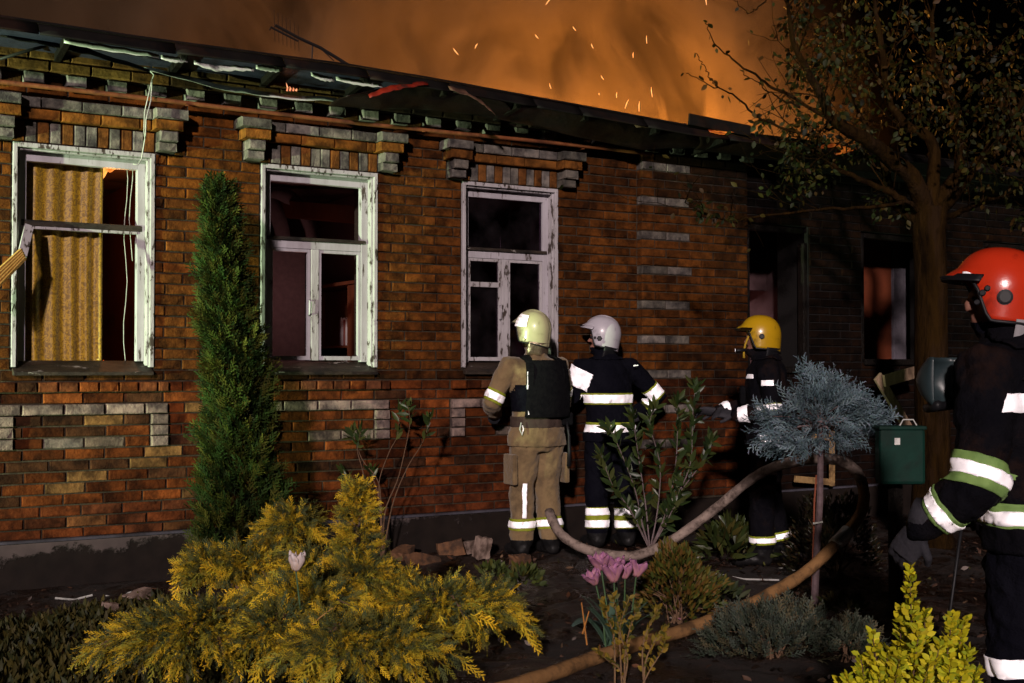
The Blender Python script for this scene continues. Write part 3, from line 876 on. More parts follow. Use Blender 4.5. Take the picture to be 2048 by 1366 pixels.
# ------------------------------------------------------------------ roof, sagging to the right
def eave_z(x):
    return float(np.interp(x, [-2, 1.2, 2.1, 3.48, 4.1, 4.72, 5.6, 6.53, 7.4, 8.4, 10, 14], [3.57, 3.565, 3.552, 3.556, 3.54, 3.513, 3.475, 3.432, 3.43, 3.435, 3.42, 3.40]))
roof = hold('roof', (5.0, -0.45, 3.5), house)
mb = MB()
mb.grid(lambda u, v: (XW0 + u * (XW1 - XW0), -0.46 + v * 2.6, eave_z(XW0 + u * (XW1 - XW0)) - 0.012 + v * 0.22 - (0.25 * v * v if u > .5 else 0)), 120, 8, thick=0.012)
put(mb, 'roof_sheet', M['roof_metal'], roof)
joints = [XW0, -0.2, 0.62, 1.42, 2.26, 3.0, 3.62, 4.28, 5.0, 5.42, 6.05, 6.9, 7.7, 8.6, 9.6, 10.8, 12, XW1]
for k, (xa, xb) in enumerate(zip(joints[:-1], joints[1:])):
    mb = MB()
    dz = random.uniform(-.002, .002)
    def gut(u, v, xa=xa, xb=xb, dz=dz):
        x = xa + 0.004 + u * (xb - xa - 0.008)
        a = -0.2 + v * 2.2
        return (x, -0.47 - 0.055 * math.sin(a) , eave_z(x) - 0.02 + dz - 0.09 * v - 0.012 * math.sin(a * 2))
    mb.grid(gut, 6, 6, thick=0.006)
    put(mb, 'gutter', M['roof_metal'], roof, smooth=True)
mb = MB()
def sof(u, v):
    x = XW0 + u * (4.6 - XW0)
    return (x, -0.44 + v * 0.37, eave_z(x) - 0.065 - v * 0.045 + 0.012 * mnoise.noise(Vector((x * 2.2, v * 2, 4))))
mb.grid(sof, 110, 6, thick=0.004)
put(mb, 'soffit_sheet', M['soffit'], roof, smooth=True)
for x in (0.3, 0.98, 1.6, 2.33, 2.98, 3.62, 4.25, 4.88, 5.5, 6.2, 6.9):
    mb = MB(); z = eave_z(x)
    mb.bar((x, -0.455, z - 0.088), (x + 0.01, -0.03, z - 0.135), 0.045, 0.05)
    put(mb, 'rafter_tail', M['char'], roof, bev=0.004)
# pale strips under the eave, standing in for streaks of light on the soffit
def ribbon(pxs, y, wz, name, mat, parent=roof, tilt=0.5):
    mb = MB()
    P = [at_y(px, py, y) for px, py in pxs]
    n = (len(P) - 1) * 5
    def fn(u, v):
        t = u * (len(P) - 1); i = min(int(t), len(P) - 2); f = t - i
        p = P[i].lerp(P[i + 1], f)
        ww = wz * (0.55 + 0.45 * math.sin(math.pi * min(1, max(0, 0.06 + u * 0.9))))
        return (p.x, p.y + (v - 0.5) * ww * tilt * 2, p.z + (v - 0.5) * ww + 0.004 * math.sin(u * 30))
    mb.grid(fn, n, 2, thick=0.002)
    return put(mb, name, mat, parent, smooth=True)
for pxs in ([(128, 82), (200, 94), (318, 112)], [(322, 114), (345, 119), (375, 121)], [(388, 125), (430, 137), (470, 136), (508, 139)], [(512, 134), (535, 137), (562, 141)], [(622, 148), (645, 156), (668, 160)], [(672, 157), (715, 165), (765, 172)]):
    ribbon(pxs, -0.455, 0.042, 'soffit_light_streak', M['flashing'], tilt=0.15)
ribbon([(288, 138), (335, 146), (395, 163), (470, 180), (520, 186), (575, 195), (640, 197), (720, 208)], -0.18, 0.045, 'drip_edge', M['flashing'])
ribbon([(0, 70), (90, 85), (180, 105), (300, 142)], -0.30, 0.05, 'loose_batten', M['char'])
ribbon([(738, 193), (770, 180), (805, 172), (856, 166)], -0.53, 0.045, 'firelit_strip', surf('firelit_red', (0.26, 0.014, 0.003), (0.08, 0.004, 0.002), 9, 0.6, c3=(0.01, 0.004, 0.003), scale3=7, amt3=.9))  # red of the firelight put into the strip's own colour
ribbon([(898, 176), (940, 188), (965, 205), (990, 228)], -0.52, 0.06, 'bent_sheet', surf('scorched_tin', (0.14, 0.07, 0.045), (0.03, 0.014, 0.009), 12, 0.6, 0.6, 30))
ribbon([(1270, 252), (1330, 250), (1375, 252), (1392, 268)], -0.40, 0.05, 'bent_sheet', surf('scorched_tin', (0.15, 0.085, 0.055), (0.06, 0.03, 0.02), 10, 0.6, 0.5, 30))
# burnt roofing sheets hanging over the cornice
bs = surf('burnt_sheet', (0.004, 0.003, 0.003), (0.014, 0.007, 0.004), 4, 0.45, 0.5, 9, c3=(0.06, 0.022, 0.010), scale3=2.2, amt3=0.7, thr3=(0.60, 0.74), bdist=0.03)
for (tops, bots) in (([(690, 190), (800, 172), (905, 170), (960, 185), (1010, 205)], [(660, 214), (780, 218), (870, 222), (960, 232), (1020, 240)]),
                     ([(1000, 190), (1090, 200), (1200, 222), (1300, 240), (1400, 254)], [(985, 236), (1080, 256), (1180, 280), (1290, 300), (1420, 296)]),
                     ([(1395, 250), (1500, 268), (1620, 285), (1750, 300)], [(1390, 300), (1500, 315), (1620, 330), (1750, 345)])):
    mb = MB()
    T = [at_y(px, py, -0.44) for px, py in tops]; B_ = [at_y(px, py, -0.20) for px, py in bots]
    def fn(u, v, T=T, B_=B_):
        t = u * (len(T) - 1); i = min(int(t), len(T) - 2); f = t - i
        p = T[i].lerp(T[i + 1], f).lerp(B_[i].lerp(B_[i + 1], f), v)
        q = mnoise.noise(Vector((p.x * 3.0, v * 2.0, p.z * 3))) * 0.06 + mnoise.noise(p * 11) * 0.008
        return (p.x, p.y + q - 0.05 * math.sin(v * math.pi), p.z + q * 0.4)
    mb.grid(fn, 44, 14, thick=0.004)
    put(mb, 'burnt_sheet', bs, roof, smooth=True)
mb = MB()
p0, p1 = at_y(1378, 238, -0.5), at_y(1500, 262, -0.5)
mb.bar(p0, p1, 0.02, 0.09)
put(mb, 'lifted_sheet', M['roof_metal'], roof)
for pxs, y in (([(1418, 262), (1440, 266), (1466, 262)], -0.50), ([(1630, 296), (1668, 290), (1700, 298)], -0.5), ([(1670, 308), (1690, 302), (1712, 296)], -0.52)):
    ribbon(pxs, y, 0.035, 'burning_edge', emit('burning_edge', (1.0, 0.25, 0.03), 0.7 if pxs[0][0] < 1500 else 0.3, (0.2, 0.015, 0.004), 12))
fl_ = MB()
for k, (px_, hh) in enumerate(((574, .05), (580, .026), (586, .018), (592, .012))):
    p = at_y(px_, 180, -0.20)
    fl_.tube([p + Vector((0, 0, -.006)), p + Vector((.004, 0, hh * .35)), p + Vector((-.006 + .004 * k, 0, hh))], [0.007, 0.006, 0.001], 6)
o = put(fl_, 'eave_flame', emit('eave_flame', (1.0, 0.35, 0.15), 1.2, (0.5, 0.12, 0.06), 40), None); tag(o, 'tiny pink flame licking under the pale eave strip', 'flame')

# ------------------------------------------------------------------ aerial on the roof
an = hold('roof_aerial', at_y(690, 126, 0.6), label='bent dark television aerial leaning over the roof edge', cat='aerial')
A = lambda px, py: at_y(px, py, 0.6)
mb = MB(); mb.tube([A(700, 132), A(640, 95), A(598, 76), A(550, 50)], [0.014, 0.013, 0.012, 0.012], 7); put(mb, 'boom', M['wire_dark'], an)
mb = MB(); mb.tube([A(540, 60), A(541, 54), A(596, 82)], 0.009, 6); put(mb, 'lower_boom', M['wire_dark'], an)
mb = MB(); mb.tube([A(640, 96), A(650, 105), A(668, 122)], 0.005, 5); put(mb, 'feed_cable', M['wire_dark'], an)
mb = MB(); mb.tube([A(625, 92), A(624, 118)], 0.006, 5); put(mb, 'bracket', M['wire_dark'], an)
for q in range(7):
    px, py = 548 + q * 8, 50 + q * 4
    mb = MB(); mb.tube([A(px, py - 30 + q), A(px + 2, py + 34 - q)], 0.0022, 4); put(mb, 'element', M['wire_dark'], an)

# loose wires by the first window
def wire(pxs, y, r_, name, mat, label):
    mb = MB()
    P = [at_y(px, py, y) for px, py in pxs]
    mb.tube(P, r_, 6)
    o = put(mb, name, mat, None, smooth=True)
    return tag(o, label, 'wire')
wire([(298, 140), (308, 150), (304, 160), (302, 200), (292, 240), (291, 270), (286, 300), (283, 318), (276, 330), (266, 328)], -0.19, 0.004, 'loose_wire', M['wire_pale'], 'longer pale wire looped down over the first window corner')
wire([(304, 158), (297, 190), (289, 225), (288, 262), (290, 280)], -0.20, 0.0035, 'loose_wire', M['wire_pale'], 'shorter pale wire looped beside first window bracket')
wire([(0, 118), (60, 100), (92, 92)], -0.22, 0.010, 'eave_cable', M['wire_dark'], 'dark cable sloping across cornice bricks at upper left')
wire([(272, 300), (271, 400), (274, 520), (276, 660), (277, 712)], -0.125, 0.0, 'x', M['wire_pale'], 'x') if False else None

# splintered timber sticking out of the first window
tm = hold('broken_timber', at_y(30, 520, -0.12), label='splintered raw timber wedged in the first window jamb', cat='timber')
mb = MB(); mb.bar(at_y(58, 452, 0.02), at_y(44, 512, -0.10), 0.055, 0.03, up=(0, 1, 0)); put(mb, 'painted_end', M['paint_worn'], tm)
for k in range(5):
    mb = MB(); d = (k - 2) * 4
    mb.bar(at_y(46 + d * .5, 508 + d, -0.10 - .008 * k), at_y(-38 + d * 1.1, 590 + d * 1.3, -0.30 - 0.012 * k), 0.018, 0.02, taper=0.7); put(mb, 'splinter', M['raw_wood'], tm)
# ------------------------------------------------------------------ smoke lit by the fire behind the roof
def smoke():
    mb = MB(); mb.box(-6, 19, 5.4, 7.6, 2.2, 13)
    m = bpy.data.materials.new('smoke'); m.use_nodes = True
    nt = m.node_tree; nt.nodes.clear()
    out = N(nt, 'ShaderNodeOutputMaterial'); pv = N(nt, 'ShaderNodeVolumePrincipled')
    pv.inputs['Color'].default_value = (0.21, 0.15, 0.10, 1)
    pv.inputs['Anisotropy'].default_value = 0.0
    tc = N(nt, 'ShaderNodeTexCoord'); mp = N(nt, 'ShaderNodeMapping'); mp.inputs['Scale'].default_value = (1, 1, 0.7)
    L(nt, tc.outputs['Object'], mp.inputs[0])
    n = N(nt, 'ShaderNodeTexNoise'); n.inputs['Scale'].default_value = 0.50; n.inputs['Detail'].default_value = 5; n.inputs['Roughness'].default_value = 0.6; n.inputs['Distortion'].default_value = 1.4
    L(nt, mp.outputs[0], n.inputs['Vector'])
    mr = N(nt, 'ShaderNodeMapRange'); mr.inputs['From Min'].default_value = 0.45; mr.inputs['From Max'].default_value = 0.64; mr.inputs['To Min'].default_value = 0.10; mr.inputs['To Max'].default_value = 2.4
    L(nt, n.outputs['Fac'], mr.inputs[0])
    # fade towards the right end of the plume
    sx = N(nt, 'ShaderNodeSeparateXYZ'); L(nt, tc.outputs['Object'], sx.inputs[0])
    fx = N(nt, 'ShaderNodeMapRange'); fx.inputs['From Min'].default_value = 15.6; fx.inputs['From Max'].default_value = 13.0
    # the plume leans: lower down it reaches further along the roof
    ln = N(nt, 'ShaderNodeMath', operation='MULTIPLY_ADD'); L(nt, sx.outputs[2], ln.inputs[0]); ln.inputs[1].default_value = 0.42; L(nt, sx.outputs[0], ln.inputs[2])
    lb = N(nt, 'ShaderNodeMath', operation='MULTIPLY_ADD'); L(nt, n.outputs['Fac'], lb.inputs[0]); lb.inputs[1].default_value = 5.0; L(nt, ln.outputs[0], lb.inputs[2])
    l2 = N(nt, 'ShaderNodeMath', operation='SUBTRACT'); L(nt, lb.outputs[0], l2.inputs[0]); l2.inputs[1].default_value = 4.6
    L(nt, l2.outputs[0], fx.inputs[0])
    mu = N(nt, 'ShaderNodeMath', operation='MULTIPLY'); L(nt, mr.outputs[0], mu.inputs[0]); L(nt, fx.outputs[0], mu.inputs[1])
    L(nt, mu.outputs[0], pv.inputs['Density'])
    L(nt, pv.outputs[0], out.inputs['Volume'])
    o = put(mb, 'smoke', m, None)
    tag(o, 'orange lit smoke billowing up behind the roof', None, None, 'stuff')
    for (loc, e) in (((9.2, 5.2, 4.2), 900), ((11.4, 6.0, 4.6), 950), ((14.6, 5.0, 3.8), 1100), ((6.2, 5.4, 4.0), 260)):
        d = bpy.data.lights.new('roof_fire', 'POINT'); d.energy = e; d.color = (1.0, 0.40, 0.06); d.shadow_soft_size = 1.0
        l = bpy.data.objects.new('roof_fire', d); COL.objects.link(l); l.location = loc
smoke()
em = emit('ember', (1.0, 0.42, 0.14), 2.6)
EMB = [(1097, 2), (1073, 73), (1148, 57), (1184, 92), (1293, 79), (1266, 110), (1204, 155), (1198, 188), (1233, 190), (1303, 184), (1253, 208), (1278, 213), (1100, 172), (952, 92), (911, 103), (1412, 2)]
for k, (px, py) in enumerate(EMB):
    p = at_y(px, py, 2.5)
    d = Vector((random.uniform(-1.3, .9), 0, 1)).normalized() * random.choice((0.012, 0.03, 0.045, 0.055))
    mb = MB(); mb.tube([p - d, p + d * .2, p + d + Vector((.008, 0, 0))], [0.0014, 0.0028, 0.001], 5)
    tag(put(mb, 'flying_ember', em, None), 'glowing orange ember flying in the smoke above the roof', 'ember', 'embers in the smoke')
# ------------------------------------------------------------------ plants
def frames(D, roll=None, up=None):
    """(n,3) axis directions -> (n,3,3) matrices with local z along the axis, local x sideways"""
    D = D / np.maximum(np.linalg.norm(D, axis=1, keepdims=True), 1e-9)
    U = np.tile(np.array([0.03, 0.02, 1.0]), (len(D), 1)) if up is None else up
    S = np.cross(D, U); n = np.linalg.norm(S, axis=1, keepdims=True)
    S = np.where(n < 1e-3, np.array([[1.0, 0, 0]]), S / np.maximum(n, 1e-9))
    T = np.cross(S, D)
    if roll is not None:
        c, s = np.cos(roll)[:, None], np.sin(roll)[:, None]
        S, T = S * c + T * s, T * c - S * s
    return np.stack([S, T, D], axis=2)
def scatter(name, proto, P, D, scale, tintm, mat, parent=None, roll=None, extra=None):
    pv, pf, pt = proto
    P, D = np.asarray(P, float), np.asarray(D, float)
    scale = np.broadcast_to(np.asarray(scale, float), (len(P),))
    Mx = frames(D, roll)
    V = np.einsum('nij,vj->nvi', Mx, pv) * scale[:, None, None] + P[:, None, :]
    nv = len(pv)
    F = pf[None] + (np.arange(len(P)) * nv)[:, None, None]
    T = pt[None] * np.asarray(tintm)[:, None, :]
    me = fast_mesh(name, V.reshape(-1, 3), F.reshape(-1, pf.shape[1]), T.reshape(-1, 3))
    o = link(name, me, mat)
    if parent is not None: under(o, parent)
    return o
def quad(a, b, w0, w1, n):
    a, b = np.array(a, float), np.array(b, float)
    d = b - a; s = np.cross(d, n); s /= max(np.linalg.norm(s), 1e-9)
    return [a - s * w0, a + s * w0, b + s * w1, b - s * w1]
def spray_proto(seed, twigs=12, sub=5, flat=0.35, ang=0.75, ln=0.42, w=0.016, base=(0.5, 0.6, 0.5), tip=(1.1, 1.05, 1.0)):
    """a feathery conifer spray of unit length along z"""
    r_ = random.Random(seed)
    V, F, T = [], [], []
    def add(q, t):
        F.append([len(V) + i for i in range(4)]); V.extend(q); T.append(t)
    add(quad((0, 0, 0), (0, 0, 1), w * 0.7, w * 0.3, (0, 1, 0)), base)
    for i in range(twigs):
        z = 0.08 + 0.88 * i / (twigs - 1)
        side = 1 if i % 2 else -1
        L_ = ln * (1.05 - 0.75 * z) * r_.uniform(0.75, 1.2)
        a = ang * r_.uniform(0.7, 1.25)
        o_ = r_.uniform(-flat, flat) * 1.4
        d = np.array([side * math.sin(a) * math.cos(o_), math.sin(a) * math.sin(o_), math.cos(a)])
        p = np.array([0, 0, z * 0.97])
        t = tuple(b_ + (c_ - b_) * (0.35 + 0.65 * z) for b_, c_ in zip(base, tip))
        add(quad(p, p + d * L_, w, w * 0.25, (r_.uniform(-.4, .4), 1, r_.uniform(-.4, .4))), t)
        for k in range(sub):
            f = (k + 0.6) / sub
            q = p + d * L_ * f
            s2 = 1 if k % 2 else -1
            e = d * 0.8 + np.array([s2 * 0.6 * math.cos(a), r_.uniform(-.6, .6), -s2 * side * 0.5 * math.sin(a) + 0.2])
            e /= np.linalg.norm(e)
            l2 = L_ * 0.42 * (1.1 - 0.5 * f) * r_.uniform(.7, 1.2)
            tt = tuple(x * r_.uniform(0.85, 1.15) for x in t)
            add(quad(q, q + e * l2, w * 0.95, w * 0.2, (r_.uniform(-.5, .5), 1, r_.uniform(-.5, .5))), tt)
    return np.array(V), np.array(F), np.array(T)
def leaf_proto(w=0.36, fold=0.12, bend=0.15, n=1):
    """a folded pointed leaf of unit length along z, two halves of two quads"""
    zs = [0, 0.35, 0.7, 1.0]; ws = [0.05, w, w * 0.78, 0.02]
    V, F = [], []
    for z, ww in zip(zs, ws):
        y = bend * z * z
        V += [(-ww / 2, y + fold * ww, z), (0, y, z), (ww / 2, y + fold * ww, z)]
    for i in range(3):
        F += [(i * 3, i * 3 + 1, i * 3 + 4, i * 3 + 3), (i * 3 + 1, i * 3 + 2, i * 3 + 5, i * 3 + 4)]
    return np.array(V), np.array(F), np.ones((len(F), 3))
def tints(n, cols, var=0.2):
    c = np.array(cols)[rng.integers(0, len(cols), n)]
    return c * (1 + rng.uniform(-var, var, (n, 1)))
def rdir(n):
    v = rng.normal(size=(n, 3)); return v / np.linalg.norm(v, axis=1, keepdims=True)
def curve_pts(P, n):
    """Catmull-Rom through P"""
    P = [np.array(p, float) for p in P]; P = [2 * P[0] - P[1]] + P + [2 * P[-1] - P[-2]]
    out = []
    m = len(P) - 3
    for t in np.linspace(0, m - 1e-6, n):
        i = int(t); f = t - i
        a, b, c, d = P[i:i + 4]
        out.append(0.5 * (2 * b + (c - a) * f + (2 * a - 5 * b + 4 * c - d) * f ** 2 + (3 * b - a - 3 * c + d) * f ** 3))
    return out
def vnp(v): return np.array((v.x, v.y, v.z))

# thuja: narrow dark column
def make_thuja():
    base = at_g(472, 1172)
    t = hold('thuja', base, label='tall narrow dark green thuja before the brick wall', cat='conifer')
    H = 2.62; n = 3400
    z = rng.uniform(0.02, 1, n) ** 0.85
    prof = lambda z: np.interp(z, [0, 0.05, 0.15, 0.35, 0.55, 0.75, 0.88, 0.96, 1.0], [0.25, 0.28, 0.25, 0.18, 0.145, 0.10, 0.055, 0.028, 0.006])
    az = rng.uniform(0, 2 * math.pi, n)
    lob = 1 + 0.16 * np.sin(az * 3 + z * 17) + 0.14 * np.sin(az * 5 - z * 31)
    rr = prof(z) * lob * rng.uniform(0.6, 1.0, n) ** 0.5
    lean = 0.05 * np.sin(z * 5.0)
    P = np.stack([base.x + rr * np.cos(az) + lean - 0.08 * z, base.y + rr * np.sin(az), base.z + z * H - 0.05], 1)
    D = np.stack([np.cos(az) * 0.55, np.sin(az) * 0.55, np.full(n, 0.9)], 1) + rdir(n) * 0.45
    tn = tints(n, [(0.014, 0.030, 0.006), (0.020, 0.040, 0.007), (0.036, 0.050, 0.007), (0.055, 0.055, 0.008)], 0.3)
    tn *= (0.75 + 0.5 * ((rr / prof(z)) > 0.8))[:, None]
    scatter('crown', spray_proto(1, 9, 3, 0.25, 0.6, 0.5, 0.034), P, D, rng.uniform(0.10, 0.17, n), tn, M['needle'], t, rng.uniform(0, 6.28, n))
    mb = MB(); mb.tube([base + Vector((0, 0, -0.05)), base + Vector((-0.02, 0, 1.2)), base + Vector((-0.08, 0, 2.4))], [0.04, 0.025, 0.008], 7)
    put(mb, 'trunk', M['bark'], t)
make_thuja()

fwd_flat = Vector((FWD.x, FWD.y, 0)).normalized()
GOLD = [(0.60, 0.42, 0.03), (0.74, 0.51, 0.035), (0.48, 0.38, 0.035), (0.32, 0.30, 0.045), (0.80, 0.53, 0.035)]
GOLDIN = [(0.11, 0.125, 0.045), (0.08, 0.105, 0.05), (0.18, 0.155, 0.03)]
def make_juniper():
    base = at_g(640, 1335)
    t = hold('juniper', base, label='golden spreading juniper bush with drooping feathery branches', cat='bush')
    P, D, S, TN = [], [], [], []
    stems = MB()
    Rv, Fv, Zv = vnp(RGT), vnp(fwd_flat), np.array([0, 0, 1.0])
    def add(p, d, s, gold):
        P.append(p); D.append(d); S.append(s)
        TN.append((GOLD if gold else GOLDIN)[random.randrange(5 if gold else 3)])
    # flat tiers: (centre x, centre y, half width, rise in pixels, distance, depth factor, droop)
    lobes = [(425, 1300, 215, 82, 5.55, .75, 1.0), (330, 1305, 130, 66, 5.5, .7, 1.1), (560, 1300, 120, 72, 5.45, .8, .9), (880, 1240, 155, 62, 5.95, .65, 1.0), (960, 1245, 90, 60, 5.95, .6, 1.2), (770, 1325, 140, 80, 5.35, .8, 1.0), (680, 1330, 120, 78, 5.3, .7, 1.0),
             (620, 1218, 140, 44, 5.85, .7, .9), (490, 1155, 105, 48, 6.35, .6, .9), (420, 1150, 58, 34, 6.35, .6, 1.2), (585, 1085, 62, 58, 6.5, .7, .7), (720, 1180, 85, 50, 6.05, .8, .8), (800, 1220, 90, 45, 6.0, .8, .7), (620, 1165, 70, 36, 6.3, .8, .7), (555, 1140, 60, 34, 6.4, .8, .8)]
    for (cx, cy, rx, ry, dd, dep, droop) in lobes:
        c = vnp(at(cx, cy, dd)); s = dd / FPX
        a, h = rx * s, ry * s
        stems.tube([base + Vector((0, 0, .05)), Vector(c * .5 + vnp(base) * .5 + Zv * .1), Vector(c)], [.014, .011, .006], 6)
        nb = int(rx * .42)
        for k in range(nb):              # boughs radiating over the tier and bending down at the rim
            az = random.uniform(0, 2 * math.pi)
            ux, uy = math.cos(az), math.sin(az)
            reach = random.uniform(.55, 1.12)
            lift = random.uniform(.55, 1.0)
            pts = []
            for f in np.linspace(.05, 1, 9):
                r_ = f * reach
                z = h * (lift * (1 - r_ ** 2 * .55) - droop * .42 * max(0, r_ - .55) ** 1.3)
                pts.append(c + Rv * ux * a * r_ + Fv * uy * a * dep * r_ + Zv * (z + .012 * random.uniform(-1, 1)))
            if k % 3 == 0: stems.tube([Vector(q) for q in pts[::2]], [.006, .005, .004, .003, .002], 4)
            for i in range(1, 9):
                tan = pts[i] - pts[i - 1]; tan /= np.linalg.norm(tan)
                for q in range(3):
                    sd = rdir(1)[0]; sd -= tan * sd.dot(tan)
                    f = i / 8
                    d = tan * (1.0 + .5 * (i == 8)) + sd * .75 + Zv * (.12 - .35 * droop * max(0, f - .5))
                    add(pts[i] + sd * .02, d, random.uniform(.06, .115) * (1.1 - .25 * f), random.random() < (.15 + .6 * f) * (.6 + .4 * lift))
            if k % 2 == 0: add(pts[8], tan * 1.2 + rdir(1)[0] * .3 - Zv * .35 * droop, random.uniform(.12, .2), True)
    # the upright leader
    c0 = vnp(at(712, 1195, 6.15)); top = vnp(at(714, 972, 6.15)); s = 6.15 / FPX
    stems.tube([base, Vector(c0), Vector(c0 * .5 + top * .5), Vector(top)], [.018, .013, .008, .003], 6)
    for k in range(150):
        f = random.random() ** .8
        p = c0 + (top - c0) * f
        az = random.uniform(0, 6.283)
        out = Rv * math.cos(az) + Fv * math.sin(az)
        ln = (1 - f) * 64 * s * random.uniform(.45, 1.1) + .02
        for i in range(1, 5):
            g = i / 4
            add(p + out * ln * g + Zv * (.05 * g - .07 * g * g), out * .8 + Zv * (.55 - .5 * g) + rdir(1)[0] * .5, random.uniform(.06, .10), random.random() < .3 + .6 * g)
    P, D, S, TN = map(np.array, (P, D, S, TN))
    k = P[:, 2] > 0.01
    P, D, S, TN = P[k], D[k], S[k], TN[k]
    TN = TN * (1 + rng.uniform(-.35, .25, (len(TN), 1)))
    n3 = len(P) // 3
    for q in range(3):
        sl = slice(q * n3, (q + 1) * n3 if q < 2 else len(P))
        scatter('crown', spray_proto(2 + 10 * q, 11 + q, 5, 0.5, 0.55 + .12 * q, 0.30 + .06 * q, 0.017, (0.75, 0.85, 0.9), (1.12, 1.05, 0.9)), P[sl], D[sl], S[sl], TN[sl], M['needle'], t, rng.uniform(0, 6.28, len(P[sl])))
    put(stems, 'stems', M['twig'], t)
    mb = MB(); mb.tube([at(618, 1255, 5.30), at(640, 1235, 5.28), at(665, 1216, 5.25)], [0.004, 0.003, 0.002], 5)
    put(mb, 'dead_twig', surf('dead_twig', (0.45, 0.25, 0.08)), t)
make_juniper()

# blue juniper on a stem, staked
def make_standard():
    base = at_g(1628, 1206)
    t = hold('blue_juniper', base, label='small blue juniper grafted on a tall bare stem', cat='conifer')
    D0 = (base - CAM).dot(FWD)
    mb = MB()
    mb.tube([base + Vector((0, 0, -.05)), at(1634, 1100, D0), at(1640, 1000, D0), at(1641, 920, D0), at(1638, 840, D0)], [0.023, 0.021, 0.020, 0.019, 0.016], 8)
    put(mb, 'trunk', surf('pale_bark', (0.16, 0.11, 0.12), (0.09, 0.06, 0.06), 20, .85, .7, 50), t)
    mb = MB(); mb.tube([at(1624, 1190, D0 + .02), at(1629, 1000, D0 + .03), at(1633, 950, D0 + 0.03)], 0.006, 6)
    put(mb, 'stake', surf('stake', (0.22, 0.06, 0.03)), t)
    mb = MB(); mb.tube([at(1626, 1047, D0 - .04), at(1634, 1046, D0 - .045), at(1645, 1044, D0 - .03)], 0.006, 6); put(mb, 'tie', M['wire_pale'], t)
    lobes = [(1640, 838, 52, 40, 0), (1572, 842, 34, 20, .05), (1590, 880, 40, 24, -.1), (1700, 836, 44, 28, 0), (1728, 862, 28, 18, .1), (1645, 785, 30, 16, 0), (1545, 832, 16, 6, 0), (1668, 872, 36, 22, -.12), (1722, 815, 24, 9, 0.05), (1622, 764, 18, 6, 0), (1612, 820, 34, 28, -0.12), (1676, 812, 34, 26, -.1), (1560, 868, 26, 12, 0), (1742, 845, 14, 8, 0), (1655, 800, 30, 18, -.05)]
    P, D, S, TN = [], [], [], []
    cen = vnp(at(1640, 850, D0))
    st = MB()
    for (px, py, rx, ry, dz) in lobes:
        c = vnp(at(px, py, D0 + dz)); s = D0 / FPX
        st.tube([Vector(cen), Vector((cen + c) / 2 + np.array([0, 0, .02])), Vector(c)], [0.009, 0.006, 0.003], 5)
        n = int(rx * ry / 30) + 9
        for q in range(n):
            v = rdir(1)[0] * (0.25 + 0.75 * random.random() ** 0.5)
            p = c + vnp(RGT) * v[0] * rx * s + np.array([0, 0, 1]) * v[2] * ry * s + vnp(FWD) * v[1] * rx * s * 0.9
            d = (p - cen); d /= max(np.linalg.norm(d), .05); d = d + rdir(1)[0] * 0.55 + np.array([0, 0, 0.05])
            P.append(p); D.append(d); S.append(random.uniform(0.09, 0.18)); TN.append(random.choice([(0.14, 0.195, 0.225), (0.20, 0.265, 0.30), (0.09, 0.135, 0.155), (0.16, 0.225, 0.26)]))
    P, D, S, TN = map(np.array, (P, D, S, TN))
    scatter('crown', spray_proto(3, 10, 4, 0.5, 0.7, 0.45, 0.020, (0.65, 0.7, 0.7), (1.1, 1.1, 1.1)), P, D, S, TN * (1 + rng.uniform(-.2, .2, (len(P), 1))), M['needle'], t, rng.uniform(0, 6.28, len(P)))
    put(st, 'branches', M['twig_grey'], t)
make_standard()

def mound(name, label, cat, px, py, rx, ry, h, n, cols, proto, size, mat, up=0.8, depth=1.0, stemmat=None, jit=0.5, inner=None):
    """low bush: foliage over an uneven dome; rx pixels half width, h metres"""
    base = at_g(px, py)
    t = hold(name, base, label=label, cat=cat)
    s = (base - CAM).dot(FWD) / FPX
    a = rx * s; bdep = a * depth
    th = rng.uniform(0, 2 * math.pi, n); u = rng.uniform(0, 1, n) ** 0.5
    zz = np.sqrt(np.maximum(0, 1 - u ** 2))
    lob = 1 + 0.16 * np.sin(th * 3 + px) + 0.13 * np.sin(th * 7 + py) + 0.10 * np.sin(th * 13)
    depthf = rng.uniform(0.62, 1.0, n) ** 0.6
    hh = h * (0.8 + 0.35 * np.sin(th * 2 + u * 5 + px) * u)
    P = np.stack([base.x + a * u * lob * np.cos(th) * depthf, base.y + bdep * u * lob * np.sin(th) * depthf, base.z + hh * zz * depthf + 0.02], 1)
    D = np.stack([np.cos(th) * u, np.sin(th) * u, up * (zz + 0.35)], 1) + rdir(n) * jit
    tn = tints(n, cols, 0.3)
    scatter('foliage', proto, P, D, rng.uniform(*size, n), tn, mat, t, rng.uniform(0, 6.28, n))
    if stemmat:
        mb = MB()
        for q in range(14):
            k = rng.integers(0, n); p = Vector(P[k])
            mb.tube([base + Vector((random.uniform(-.05, .05), random.uniform(-.05, .05), -0.03)), base.lerp(p, .5) + Vector((0, 0, .05)), p], [0.006, 0.004, 0.002], 5)
        put(mb, 'stems', stemmat, t)
    return t
SP_SMALL = spray_proto(5, 8, 3, 0.6, 0.5, 0.4, 0.035)
LF = leaf_proto(0.34, 0.15, 0.1)
LFR = leaf_proto(0.55, 0.12, 0.1)
LFN = leaf_proto(0.26, 0.15, 0.25)
mound('creeping_juniper', 'low grey green juniper spreading beside the lower hose', 'bush', 1545, 1312, 140, 0, 0.22, 900, [(0.085, 0.095, 0.075), (0.065, 0.08, 0.07), (0.11, 0.095, 0.06), (0.055, 0.07, 0.055)], SP_SMALL, (0.07, 0.12), M['needle'], 1.0, 0.65, M['twig'])
